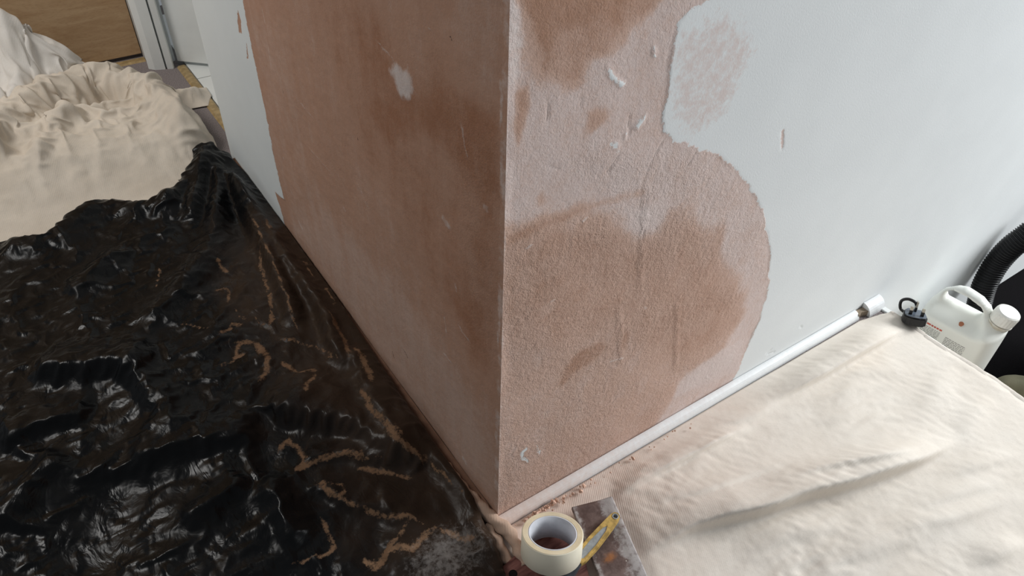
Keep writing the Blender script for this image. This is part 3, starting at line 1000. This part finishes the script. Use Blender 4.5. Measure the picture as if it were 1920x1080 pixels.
bpoly = ragged(bpoly, 2, 30, .006, .014, 4)
o = cut_sheet('plastic_sheet', X0, Y0, P, bpoly, M['plastic'], dict(dust=dl, haze=haze, ash=ash), None, 1)
tag(o, 'crumpled black plastic sheet with brown plaster dust on its creases', 'plastic sheet')

# ---- beige dust sheet heaped behind the plastic
st = .0072
X0, Y0 = np.meshgrid(np.arange(-1.45, .12, st), np.arange(.95, 2.10, st))


def gb(X, Y, x, y, sx, sy, a):
    return a*np.exp(-(((X-x)/sx)**2+((Y-y)/sy)**2))


def heap_floor(X, Y):
    rim = [(-.66, 1.42), (-.50, 1.62), (-.40, 1.75), (-.27, 1.88), (-.19, 1.87), (-.13, 1.78), (-.09, 1.66), (-.075, 1.55), (-.07, 1.45)]
    d, tt, s, _, _ = seg_dist(X, Y, rim)
    h = .085*np.exp(-(d/.055)**2)
    h = h+gb(X, Y, -.30, 1.48, .26, .20, .075)+gb(X, Y, -.75, 1.40, .3, .25, .06)
    h = h+gb(X, Y, -.62, 1.85, .25, .2, .10)
    h = h-gb(X, Y, -.205, 1.76, .055, .04, .05)
    h = h+gb(X, Y, .015, 1.745, .05, .035, .035)
    h = h+ridge(X, Y, [(-.52, 1.50), (-.36, 1.60), (-.24, 1.70), (-.12, 1.70)], .030, .03, .03)
    h = h+ridge(X, Y, [(-.46, 1.40), (-.38, 1.55), (-.30, 1.66)], .026, .03, .02)
    h = h+ridge(X, Y, [(-.30, 1.62), (-.20, 1.62), (-.10, 1.58)], .018, .02, .03)
    h = h+ridge(X, Y, [(-.60, 1.42), (-.52, 1.52), (-.47, 1.60)], .030, .02, .02)
    h = h+.02*np.clip(fbm(X, Y, 5, 3, 130), -.7, 1)*sstep(1.25, 1.5, Y)
    wx = X+.05*fbm(X, Y, 5, 2, 133)
    h = h+.011*np.clip(fbm(wx*1.5, Y*.7, 9, 3, 134, True), -.5, 1)+.004*fbm(wx, Y, 24, 2, 135, True)+.004
    edge, _, _ = poly_sd(X, Y, heap_poly)
    lay = .05+.95*sstep(1.20, 1.46, Y+.10*np.clip(-X-.35, 0, .4))      # tucked flat under the plastic
    return np.maximum(h, 0)*sstep(-.01, .07, edge)*lay+.003


heap_poly = [(-1.42, 1.06), (-.06, 1.16), (-.045, 1.30), (-.02, 1.40), (-.012, 1.48), (-.02, 1.61), (-.032, 1.685), (.035, 1.675), (.062, 1.735), (.066, 1.80), (.04, 1.81),
             (-.0, 1.785), (-.05, 1.83), (-.10, 1.95), (-.17, 2.03), (-.30, 2.07), (-1.42, 2.07)]
hf = HField(-1.5, .2, .9, 2.2, heap_floor)
wr_zone = sstep(1.36, 1.62, Y0)*sstep(.02, -.12, X0)
ex = .002+.25*wr_zone; ey = .002+.25*wr_zone
P = np.stack([X0, Y0, hf(X0, Y0)+.004+(.001+.050*wr_zone)*np.abs(fbm(X0, Y0, 9, 3, 131))], -1)
rx, ry = rests(X0, Y0, hf(X0, Y0), ex, ey)
pin = np.zeros(X0.shape, bool); pin[0] = pin[-1] = pin[:, 0] = pin[:, -1] = True
P = solve_cloth(P, rx, ry, hf, 120, .015, pin=pin, zmax=.08)
P[..., 1] = np.minimum(P[..., 1], 2.08)
o = cut_sheet('dust_sheet', X0, Y0, P, heap_poly, M['sheet_far'], dict(dust=.25*sstep(1.5, 1.2, Y0), weave=.4), None, 1, .0015)
tag(o, 'beige dust sheet heaped in rumpled folds behind the black plastic', 'dust sheet')

# ---- paler sheet thrown against the plywood door
X0, Y0 = np.meshgrid(np.arange(-1.15, -.17, st), np.arange(1.60, 2.12, st))
pale_poly = [(-1.12, 1.66), (-.62, 1.64), (-.50, 1.70), (-.42, 1.76), (-.34, 1.84), (-.27, 1.90), (-.235, 1.93), (-.215, 1.99), (-.235, 2.045), (-.30, 2.07), (-.36, 2.085), (-1.12, 2.085)]


def pale_floor(X, Y):
    h = heap_floor(X, Y)*.9
    h = np.maximum(h, gb(X, Y, -.41, 2.02, .065, .12, .225)+gb(X, Y, -.60, 1.98, .14, .14, .21)+gb(X, Y, -.285, 2.00, .075, .075, .135)+gb(X, Y, -.8, 1.95, .2, .2, .2))
    h = h+ridge(X, Y, [(-.46, 1.70), (-.41, 1.85), (-.37, 2.05)], .045, .022, .02, .2)
    h = h+ridge(X, Y, [(-.53, 1.68), (-.50, 1.85), (-.47, 2.04)], .040, .02, .02, .2)
    h = h+ridge(X, Y, [(-.42, 1.80), (-.33, 1.93), (-.24, 1.97)], .020, .02, .02, .2)
    h = h+.020*fbm(X*1.7, Y*.6, 13, 3, 140, True)
    edge, _, _ = poly_sd(X, Y, pale_poly)
    return np.maximum(h, 0)*sstep(-.01, .05, edge)+.006


hf = HField(-1.3, 0, 1.5, 2.2, pale_floor)
ex = .26+0*X0; ey = .16+0*X0
P = np.stack([X0, Y0, hf(X0, Y0)+.006+.03*np.abs(fbm(X0*1.5, Y0*.7, 14, 3, 141))], -1)
rx, ry = rests(X0, Y0, hf(X0, Y0), ex, ey)
pin = np.zeros(X0.shape, bool); pin[0] = pin[-1] = pin[:, 0] = pin[:, -1] = True
P = solve_cloth(P, rx, ry, hf, 110, .015, pin=pin, zmax=.06)
P[..., 1] = np.minimum(P[..., 1], 2.10)
o = cut_sheet('dust_sheet', X0, Y0, P, pale_poly, M['sheet_white'], dict(dust=.0, weave=.3), None, 1, .0015)
tag(o, 'off-white crumpled sheet bunched up against the varnished plywood door', 'dust sheet')

# ------------------------------------------------------------------ twisted cloth roll at the foot of the corner
def cloth_roll(name, pts, rad, mat, label):
    Pn = spline(pts, 50)
    bm = bmesh.new()
    tube(bm, Pn, lambda s: rad*(.75+.35*math.sin(math.pi*min(1, s*1.05))+.10*math.sin(s*23)), 14)
    for v in bm.verts:
        v.co += Vector((.0015*math.sin(v.co.y*260+v.co.z*300), .001*math.sin(v.co.x*310), .0012*math.sin(v.co.x*240+v.co.y*190)))
        v.co.z = max(v.co.z, .0025)
    o = bm_obj(name, bm, mat, None, True)
    for k, val in (('dust', .45), ('weave', .5)):
        a = o.data.attributes.new(k, 'FLOAT', 'POINT')
        a.data.foreach_set('value', [val]*len(o.data.vertices))
    return tag(o, label, 'cloth')


r1 = [(*fl([p], .016)[0], .016) for p in ((815, 850), (860, 905), (897, 948), (930, 978), (957, 1002), (972, 1030), (985, 1062))]
M['roll'] = cloth_mat('dusty_rolled_cloth', (.42, .30, .23), (.60, .46, .37), (.46, .29, .20), 1500, .2)
cloth_roll('rolled_cloth', r1, .0105, M['roll'], 'twisted roll of beige cloth squeezed round the foot of the plastered corner')
r2 = [(*fl([p], .010)[0], .010) for p in ((912, 985), (930, 1010), (945, 1040), (962, 1066), (985, 1090))]
cloth_roll('rolled_cloth', r2, .008, M['roll'], 'short fold of beige cloth between the black plastic and the masking tape')

# ------------------------------------------------------------------ tools and tape at the corner
def basis(o, origin, ex_, ez_):
    ez_ = Vector(ez_).normalized(); ex_ = Vector(ex_); ex_ = (ex_-ez_*ex_.dot(ez_)).normalized(); ey_ = ez_.cross(ex_)
    o.matrix_world = Matrix(((ex_.x, ey_.x, ez_.x, origin[0]), (ex_.y, ey_.y, ez_.y, origin[1]), (ex_.z, ey_.z, ez_.z, origin[2]), (0, 0, 0, 1)))
    return o


t = NT('stained_wood', .75, .2)
M['old_wood'] = t.done(t.mix(t.ramp(t.noise(30, 6, .6, t.mapped((1, 5, 1), (0, 0, .5))), .3, .7), (.085, .03, .026), (.20, .085, .07)),
                       t.bump(t.noise(80, 4, .6, t.mapped((1, 6, 1), (0, 0, .5))), .4, .001))
t = NT('rusty_steel', .65, .35)
n1 = t.noise(28, 7, .68)
c = t.mix(t.ramp(n1, .35, .65), (.085, .05, .042), (.19, .13, .115))
c = t.mix(t.ramp(t.math('ADD', t.attr('orange'), t.math('MULTIPLY', t.math('SUBTRACT', t.noise(90, 5, .7), .5), .9)), .35, .9), c, (.34, .13, .04))
c = t.mix(t.math('MULTIPLY', t.ramp(t.math('ADD', t.attr('grey'), t.math('MULTIPLY', t.math('SUBTRACT', t.noise(70, 7, .7), .5), 1.3)), .35, .75), .9), c, (.47, .44, .43))
c = t.mix(t.ramp(t.noise(75, 3, .5), .70, .74), c, (.66, .60, .56))
M['rust'] = t.done(c, t.bump(t.noise(160, 5, .65), .5, .001))
t = NT('masking_tape_paper', .75, .2)
M['tape'] = t.done(t.mix(t.noise(25, 4), (.78, .71, .55), (.85, .80, .66)), t.bump(t.noise(260, 3), .15, .0006))
t = NT('tape_layers', .8, .2)
M['tape_edge'] = t.done(t.mix(t.ramp(t.noise(30, 4), .3, .7), (.66, .55, .37), (.76, .66, .48)), t.bump(t.noise(300, 2), .2, .0005))
M['card'] = simple('grey_card_core', (.60, .61, .65), .6, .3, .06, 60, .15)
M['yellow'] = simple('worn_yellow_plastic', (.50, .33, .10), .6, .3, .35, 120, .3, .0006)
M['steel'] = simple('dull_steel', (.33, .35, .36), .45, .5, .2, 90, .2)
M['dark_plastic'] = simple('dark_grey_plastic', (.055, .06, .07), .45, .45, .25, 80, .2)
M['black_rubber'] = simple('black_plastic_part', (.011, .011, .012), .4, .45, .2, 60, .2)
M['hole'] = simple('hole_shadowed_wood', (.012, .01, .01), .9, .05)

# wooden board
WZ = .020
wp = fl([(937, 1066), (988, 1022), (1068, 972), (1100, 1062), (1130, 1180), (980, 1230)], WZ)
o = empty('wooden_board', (wp[0][0], wp[0][1], .006))
bm = bmesh.new()
prism(bm, [(x-wp[0][0], y-wp[0][1]) for x, y in wp], 0, WZ-.006)
bmesh.ops.bevel(bm, geom=list(bm.edges), offset=.0015, segments=1, affect='EDGES')
bm_obj('plank', bm, M['old_wood'], o)
hc = fl([(962, 1076)], WZ)[0]
bm = bmesh.new()
lathe(bm, [(.0058, 0), (.0058, .0006), (.0066, .0006), (.0066, .0)], 20, True)
prism(bm, [(.0058*math.cos(a), .0058*math.sin(a)) for a in np.linspace(0, 2*math.pi, 20, endpoint=False)], 0.0, .0003)
h = bm_obj('drilled_hole', bm, M['hole'], o); h.location = (hc[0]-wp[0][0], hc[1]-wp[0][1], WZ-.006+.0001)
tag(o, 'dark red-brown wooden board with a drilled hole under the masking tape', 'board')

# rusty steel plate with folded-up worn edge
PZ = .026
pf = [np.array(v) for v in fl([(1072, 951), (1143, 933), (1208, 1080)], PZ)]
vdir = pf[1]-pf[0]; wid = np.linalg.norm(vdir); vdir /= wid
udir = pf[2]-pf[1]; udir /= np.linalg.norm(udir)
nu, nv = 90, 34
LEN = .30
UU, VV = np.meshgrid(np.linspace(0, LEN, nu), np.linspace(0, wid+.004, nv), indexing='ij')
PX = pf[0][0]+UU*udir[0]+VV*vdir[0]; PY = pf[0][1]+UU*udir[1]+VV*vdir[1]
T_ = .006
top = np.stack([PX, PY, PZ+.0008*fbm(UU, VV, 40, 3, 150)+.0025*sstep(wid-.02, wid, VV)], -1)
idx = np.arange(nu*nv).reshape(nu, nv)
ring = list(idx[0, :])+list(idx[1:, -1])+list(idx[-1, -2::-1])+list(idx[-2:0:-1, 0])
V = top.reshape(-1, 3)
low = V[ring]-np.array([0, 0, T_])
faces = list(np.stack([idx[:-1, :-1], idx[:-1, 1:], idx[1:, 1:], idx[1:, :-1]], -1).reshape(-1, 4)[:, ::-1])
n0 = len(V); m = len(ring)
for i in range(m):
    j = (i+1) % m
    faces.append((ring[i], ring[j], n0+j, n0+i))
faces.append(list(range(n0, n0+m))[::-1])
oc = fl([(1143, 1046)], PZ)[0]
orange = .75*np.exp(-(np.hypot((PX-oc[0])/.02, (PY-oc[1])/.012))**2)
grey = .62*sstep(wid-.040, wid-.008, VV)+.5*sstep(.018, .002, VV)+.16*fbm(UU, VV, 22, 3, 151)+.05
o = new_mesh('steel_plate', np.concatenate([V, low]), faces, M['rust'], None, True,
             dict(orange=np.concatenate([orange.ravel(), np.zeros(m)]), grey=np.concatenate([grey.ravel(), np.full(m, .4)])))
tag(o, 'rusty steel plate with worn pale grey edges under the yellow handle', 'metal plate')

# masking tape
root = empty('masking_tape')
tc = at(1036, 999, 2, .078)
dep = float(np.dot(tc-CAM, AF))
RO = .5*118*dep/F*.985
RI = RO*.745
HT = RO*.87
az = np.array([AF[0], AF[1], 0]); az /= np.linalg.norm(az)
tilt = math.radians(17)
ez = az*math.sin(tilt)+np.array([0, 0, 1])*math.cos(tilt)
org = tc-ez*HT
basis(root, org, AR, ez)
bm = bmesh.new()
lathe(bm, [(RI+.0022, 0), (RO-.0006, 0), (RO, .0008), (RO, HT-.0008), (RO-.0006, HT), (RI+.0022, HT)], 72, True)
b = bm_obj('tape_winding', bm, M['tape'], root, True)
bm = bmesh.new()
nr = 10
lathe(bm, [(RI+.0024+(RO-RI-.0034)*k/nr, HT+.0002+.0005*(k % 2)) for k in range(nr+1)]+[(RO-.001, HT-.001), (RI+.0024, HT-.001)], 72, True)
bm_obj('wound_edge', bm, M['tape_edge'], root, True)
bm = bmesh.new()
lathe(bm, [(RI, 0), (RI+.0021, 0), (RI+.0021, HT+.0004), (RI, HT+.0004)], 72, True)
bm_obj('cardboard_core', bm, M['card'], root, True)
tag(root, 'cream masking tape roll with grey card core in front of the corner', 'tape')

# yellow-handled scraper lying under the tape
root = empty('scraper')
e0 = at(1153, 971, 2, PZ+.010); e1 = at(1082, 1056, 2, PZ+.007)
dx = e1-e0; LN = np.linalg.norm(dx)
basis(root, e0, dx, (0, 0, 1))
bm = bmesh.new()
half = [(-.008, 0), (-.006, .0055), (0, .0078), (.012, .0088), (.03, .0098), (LN*.6, .0112), (LN*.92, .0098), (LN, .0075)]
outl = [(x, y) for x, y in half]+[(x, -y) for x, y in half[::-1][:-1]]
inner = [(.022, 0), (.03, .0035), (LN*.6, .0062), (LN*.9, .0050), (LN*.96, 0), (LN*.9, -.0050), (LN*.6, -.0062), (.03, -.0035)]
holec = [(.0042*math.cos(a), .0042*math.sin(a)) for a in np.linspace(0, 2*math.pi, 16, endpoint=False)]


def extrude_with_holes(bm, loops, z0, z1):
    """closed 2-D loops (first is the outline) filled and extruded"""
    lv = []
    es = []
    for lp in loops:
        vs = [bm.verts.new((x, y, z1)) for x, y in lp]
        lv.append(vs)
        es += [bm.edges.new((vs[i], vs[(i+1) % len(vs)])) for i in range(len(vs))]
    r = bmesh.ops.triangle_fill(bm, edges=es, use_beauty=True)
    fs = [g for g in r['geom'] if isinstance(g, bmesh.types.BMFace)]
    ex_ = bmesh.ops.extrude_face_region(bm, geom=fs)
    for v in ex_['geom']:
        if isinstance(v, bmesh.types.BMVert):
            v.co.z = z0


extrude_with_holes(bm, [outl, holec, inner], -.0045, .0045)
bm_obj('handle', bm, M['yellow'], root)
bm = bmesh.new()
prism(bm, [(x, y*.98) for x, y in inner], -.0035, .0034)
bm_obj('grip_insert', bm, M['steel'], root)
bm = bmesh.new()
lathe(bm, [(.0036, -.0045), (.0036, .005), (.0052, .005), (.0052, -.0045)], 24, True)
bm_obj('hanging_eyelet', bm, M['steel'], root, True)
bm = bmesh.new()
nk = [(LN-.004, .0072), (LN+.012, .0095), (LN+.035, .0100), (LN+.06, .016), (LN+.085, .022), (LN+.085, -.022), (LN+.06, -.012), (LN+.035, -.0085), (LN+.012, -.0085), (LN-.004, -.0072)]
prism(bm, nk, -.0042, .0040)
bmesh.ops.bevel(bm, geom=list(bm.edges), offset=.0012, segments=2, affect='EDGES')
bm_obj('neck', bm, M['dark_plastic'], root)
tag(root, 'small scraper with yellow and grey handle lying across the rusty plate', 'scraper')

# plaster crumbs along the bead by the corner
bm = bmesh.new()
r_ = random.Random(5)
for i in range(150):
    near = i < 110
    px = r_.gauss(1012, 30) if near else r_.uniform(980, 1300)
    py = (978-(px-960)*.50+r_.gauss(6, 5)) if near else (975-(px-960)*.585+r_.uniform(6, 26))
    x, y = fl([(px, py)], .008)[0]
    if y > -.026 or x < .0:
        continue
    sz = r_.uniform(.0008, .0024) if i % 9 else r_.uniform(.003, .0048)
    mt = Matrix.Translation((x, y, .012+sz*.3)) @ Matrix.Rotation(r_.uniform(0, 6), 4, Vector((r_.random(), r_.random(), r_.random()+.1)).normalized())
    g = bmesh.ops.create_icosphere(bm, subdivisions=1, radius=sz, matrix=mt)
    for v in g['verts']:
        v.co += Vector((r_.uniform(-1, 1), r_.uniform(-1, 1), r_.uniform(-1, 1)))*sz*.3
o = bm_obj('plaster_crumbs', bm, simple('plaster_crumb', (.66, .44, .34), .95, .05, .3, 200, .3))
tag(o, 'pink plaster crumbs scattered along the bead by the corner', 'debris', kind='stuff')

# ------------------------------------------------------------------ jug, plug, hose and vacuum beyond the ledge
t = NT('milky_plastic', .38, .4)
M['jug'] = t.done(t.mix(t.ramp(t.math('ADD', t.noise(16, 6, .65), t.attr('grime')), .62, .95), (.80, .81, .76), (.50, .42, .30)), t.bump(t.noise(30, 3), .12, .002))
M['cap'] = simple('white_cap_plastic', (.80, .79, .74), .45, .35, .06, 50, .2)
M['red_print'] = simple('red_print', (.52, .10, .07), .6, .2)
M['grey_print'] = simple('grey_print', (.28, .27, .26), .6, .2)
JX, JY = 1.262, -.110
JW, JD, JH = .142, .094, .238
root = empty('plastic_jug', (JX, JY, LOW), math.radians(-83))     # local +x is the cap side, local -y faces the camera side
w = JW/2
jo = [(-w+.006, 0), (-w, .008), (-w, .150), (-w+.004, .172), (-w+.016, .203), (-w+.034, .220), (-.022, .226), (.008, .222), (.026, .212), (.034, .200), (.040, .196),
      (.064, .190), (w-.001, .176), (w, .150), (w, .008), (w-.006, 0)]
jh = [(-.044, .190), (-.049, .197), (-.047, .205), (-.038, .211), (-.012, .212), (.014, .206), (.021, .199), (.021, .192), (.014, .187), (-.020, .186)]
g = .0028
AA, ZZ = np.meshgrid(np.arange(-w-g, w+2*g, g), np.arange(-g, JH, g))
sd_o, qx, qz = poly_sd(AA, ZZ, jo)
sd_h, hx, hz = poly_sd(AA, ZZ, jh)
sd_h = -sd_h
use_h = sd_h < sd_o
sd = np.minimum(sd_o, sd_h); qx = np.where(use_h, hx, qx); qz = np.where(use_h, hz, qz)
handle = sstep(.160, .184, ZZ-.05*np.clip(AA-.03, 0, 1))*sstep(.050, .028, AA)
neckz = sstep(.168, .190, ZZ)*sstep(.020, .045, AA)
Td = JD*(1-handle)+.030*handle
Td = Td*(1-neckz)+.052*neckz
rr = .022*(1-handle)+.011*handle
half_t = .5*Td*np.sqrt(np.clip(1-(1-np.clip(sd/rr, 0, 1))**2, 0, 1))
ny, nx = AA.shape
idx = np.arange(ny*nx).reshape(ny, nx)
keep = (sd[:-1, :-1] > 0) | (sd[1:, :-1] > 0) | (sd[:-1, 1:] > 0) | (sd[1:, 1:] > 0)
Q = np.stack([idx[:-1, :-1], idx[:-1, 1:], idx[1:, 1:], idx[1:, :-1]], -1)[keep]
out = sd <= 0
ax = np.where(out, qx, AA); az_ = np.where(out, qz, ZZ); ht = np.where(out, 0, half_t)
front = np.stack([ax, -ht, az_], -1).reshape(-1, 3); backv = np.stack([ax, ht, az_], -1).reshape(-1, 3)
used = np.unique(Q); re_ = np.full(ny*nx, -1); re_[used] = np.arange(len(used))
Qf = re_[Q]
V = np.concatenate([front[used], backv[used]])
Fq = np.concatenate([Qf, Qf[:, ::-1]+len(used)])
grime = .32*sstep(.07, .0, V[:, 2])
body = new_mesh('body', V, Fq, M['jug'], root, True, dict(grime=grime))
bmj = bmesh.new(); bmj.from_mesh(body.data); bmesh.ops.remove_doubles(bmj, verts=bmj.verts, dist=.0002); bmj.to_mesh(body.data); bmj.free()
bm = bmesh.new()
capp = [(.0, .026), (.0175, .026), (.0200, .024), (.0208, .020), (.0208, .003), (.0200, .001), (.0, .001)]
seg = 48
rings = []
for r0, z0 in capp[1:-1]:
    rings.append([bm.verts.new(((r0+(.0005 if k % 2 and .001 < z0 < .024 else 0))*math.cos(2*math.pi*k/seg), (r0+(.0005 if k % 2 and .001 < z0 < .024 else 0))*math.sin(2*math.pi*k/seg), z0)) for k in range(seg)])
for a, b in zip(rings[:-1], rings[1:]):
    for k in range(seg):
        bm.faces.new((a[k], b[k], b[(k+1) % seg], a[(k+1) % seg]))
bm.faces.new(rings[0]); bm.faces.new(rings[-1][::-1])
cap = bm_obj('screw_cap', bm, M['cap'], root)
cap.location = (.052, 0, .196); cap.rotation_euler = (0, math.radians(8), 0)
bm = bmesh.new()
lathe(bm, [(.0185, -.010), (.0185, -.003), (.0212, -.003), (.0212, 0), (.0185, 0), (.0160, .002), (.0160, -.010)], 40, True)
nk_ = bm_obj('neck', bm, M['jug'], root, True)
nk_.location = (.052, 0, .196); nk_.rotation_euler = (0, math.radians(8), 0)
gr_a = nk_.data.attributes.new('grime', 'FLOAT', 'POINT'); gr_a.data.foreach_set('value', [.2]*len(nk_.data.vertices))


def print_lines(name, rows, mat):
    """rows: (a0, a1, z, height) words printed on the flat front of the jug"""
    bm = bmesh.new()
    r2 = random.Random(name)
    for a0, a1, z, hh in rows:
        a = a0
        while a < a1:
            l = min(r2.uniform(.0025, .008), a1-a)
            v = [bm.verts.new((x_, -JD/2-.0004, z_)) for x_, z_ in ((a, z), (a+l, z), (a+l, z+hh), (a, z+hh))]
            bm.faces.new(v)
            a += l+.0012
    return bm_obj(name, bm, mat, root)


print_lines('red_lettering', [(-.052, -.016, .1475, .0034)], M['red_print'])
print_lines('grey_lettering', [(-.052, -.017, .142-.0032*k, .0013) for k in range(13)]+[(-.006, .032, .140-.0034*k, .0013) for k in range(15)], M['grey_print'])
bm = bmesh.new()
prism(bm, [(.0042*math.cos(a)*(1+.12*math.sin(3*a)), .0046*math.sin(a)) for a in np.linspace(0, 2*math.pi, 18, endpoint=False)], 0, .0006)
sp = bm_obj('rust_spot', bm, simple('rust_spot_paint', (.36, .15, .09), .8, .1), root)
sp.rotation_euler = (math.radians(62), 0, 0); sp.location = (.004, -.0335, .1735)
root.scale = (1.27, 1.25, 1.29)
tag(root, 'milky white plastic jug with moulded handle and screw cap beyond the dust sheet', 'jug')

# three-pin plug lying on its back at the edge of the sheet
root = empty('mains_plug')
pc = at(1711, 603, 2, .013)
basis(root, pc, (.55, -.80, 0), (.16, .18, .95))
bm = bmesh.new()
pl = [(-.024, -.014), (-.020, -.021), (-.008, -.025), (.008, -.025), (.020, -.021), (.024, -.014), (.022, .010), (.014, .022), (-.014, .022), (-.022, .010)]
prism(bm, pl, 0, .020)
bmesh.ops.bevel(bm, geom=list(bm.edges), offset=.0025, segments=2, affect='EDGES')
bm_obj('body', bm, M['black_rubber'], root)
bm = bmesh.new()
prism(bm, [(x*.9, y*.9) for x, y in pl], .0198, .0212)
bm_obj('face_plate', bm, simple('smoked_plastic', (.10, .12, .15), .25, .5), root)
M['pin'] = simple('nickel_pin', (.52, .49, .42), .35, .5, .2, 60, .1, Metallic=.6)
for lo, hi in (((-.002, .006, .021), (.002, .014, .044)), ((-.0145, -.012, .021), (-.0085, -.008, .039)), ((.0085, -.012, .021), (.0145, -.008, .039))):
    bm = bmesh.new(); box(bm, lo, hi, .0006)
    p = bm_obj('pin', bm, M['pin'], root)
    bm = bmesh.new(); box(bm, (lo[0]-.0003, lo[1]-.0003, .0205), (hi[0]+.0003, hi[1]+.0003, .031), .0004)
    bm_obj('pin_sleeve', bm, M['black_rubber'], p)
bm = bmesh.new()
tube(bm, spline([(-.014, .018, .008), (-.026, .026, .014), (-.030, .020, .034), (-.020, .014, .044), (-.006, .010, .042), (.0, .012, .034)], 40), .0033, 10)
bm_obj('cable_loop', bm, M['black_rubber'], root, True)
tag(root, 'black three-pin plug lying pins-up at the corner of the cream sheet', 'plug')

# corrugated hose
root = empty('vacuum_hose', (1.55, -.12, LOW))
hp = [at(1805, 660, 0, 1.50), at(1832, 585, 0, 1.51), at(1846, 535, 0, 1.52), at(1874, 487, 0, 1.54), at(1915, 448, 0, 1.56), at(1965, 420, 0, 1.60)]
q = hp[-1]
hp += [q+np.array([.05, -.07, .035]), q+np.array([.10, -.15, .0]), q+np.array([.12, -.20, -.10]), np.array([1.70, -.268, LOW+.13]), np.array([1.665, -.290, LOW+.12])]
off = np.array([1.55, -.12, LOW])
sp_ = spline([p-off for p in hp], 900)
bm = bmesh.new()
tube(bm, sp_, lambda s: .0285+.0020*math.sin(s*2*math.pi*112), 22)
bm_obj('corrugated_tube', bm, M['black_rubber'], root, True)
bm = bmesh.new()
d0 = (sp_[1]-sp_[0])/np.linalg.norm(sp_[1]-sp_[0])
tube(bm, [sp_[0]-d0*.05, sp_[0]-d0*.03, sp_[0]+d0*.02, sp_[0]+d0*.022], .034, 24)
bm_obj('cuff', bm, M['dark_plastic'], root, True)
tag(root, 'black corrugated vacuum hose rising against the white wall behind the jug', 'hose')

# dark drum vacuum at the right edge
root = empty('drum_vacuum', (1.66, -.44, LOW))
M['navy'] = simple('navy_plastic', (.006, .007, .022), .4, .4, .2, 40, .1)
bm = bmesh.new()
lathe(bm, [(.05, .03), (.150, .03), (.158, .05), (.160, .20), (.152, .215), (.05, .216)], 56)
bm_obj('drum', bm, M['black_rubber'], root, True)
bm = bmesh.new()
lathe(bm, [(.05, .2165), (.158, .2165), (.162, .224), (.160, .245), (.140, .275), (.09, .296), (.03, .300)], 56)
bm_obj('motor_head', bm, M['navy'], root, True)
for k in range(4):
    a = math.pi/4+k*math.pi/2
    bm = bmesh.new()
    lathe(bm, [(.004, -.01), (.018, -.01), (.022, -.004), (.022, .004), (.018, .01), (.004, .01)], 20)
    cst = bm_obj('castor', bm, M['dark_plastic'], root, True)
    cst.rotation_euler = (math.pi/2, 0, a); cst.location = (.13*math.cos(a), .13*math.sin(a), .0225)
bm = bmesh.new()
tube(bm, spline([(-.09, 0, .285), (-.075, 0, .325), (0, 0, .345), (.075, 0, .325), (.09, 0, .285)], 30), .010, 12)
bm_obj('carry_handle', bm, M['dark_plastic'], root, True)
tag(root, 'dark navy drum vacuum cleaner at the right edge behind the jug', 'vacuum')


def bundle(name, c, sx, sy, hgt, rz, mat, label, seed, cat):
    g_ = .007
    AX, AY = np.meshgrid(np.arange(-sx*1.25, sx*1.25, g_), np.arange(-sy*1.25, sy*1.25, g_))
    th = np.arctan2(AY/sy, AX/sx)
    rad = np.hypot(AX/sx, AY/sy)/(1+.12*np.sin(3*th+seed)+.06*np.sin(7*th))
    hh = hgt*np.clip(1-rad**2.4, 0, 1)**.7*(1+.28*fbm(AX, AY, 14, 3, seed))+.012*np.abs(fbm(AX*.5, AY*1.4, 26, 3, seed+4))*(rad < 1)
    Pq = np.stack([AX, AY, np.maximum(hh, .001)], -1)
    ang = np.linspace(0, 2*math.pi, 48, endpoint=False)
    pol = [(sx*math.cos(q)*(1.02+.12*math.sin(3*q+seed)), sy*math.sin(q)*(1.02+.12*math.sin(3*q+seed))) for q in ang]
    o = cut_sheet(name, AX, AY, Pq, pol, mat, dict(dust=.0, weave=.3), None, 1, .0015)
    o.location = (c[0], c[1], LOW+.001); o.rotation_euler = (0, 0, rz)
    return tag(o, label, cat)


c1 = at(1940, 738, 2, LOW+.06)+np.array([.06, .0, 0])
bundle('crumpled_cloth', c1, .06, .09, .050, .4, M['sheet_olive'], 'olive cloth bundle on the dark lower floor beyond the sheet edge', 3, 'cloth')
c2 = at(2000, 830, 2, LOW+.05)
bundle('crumpled_cloth', c2, .09, .10, .085, .1, M['sheet_far'], 'beige cloth bundle on the dark lower floor below the olive cloth', 8, 'cloth')
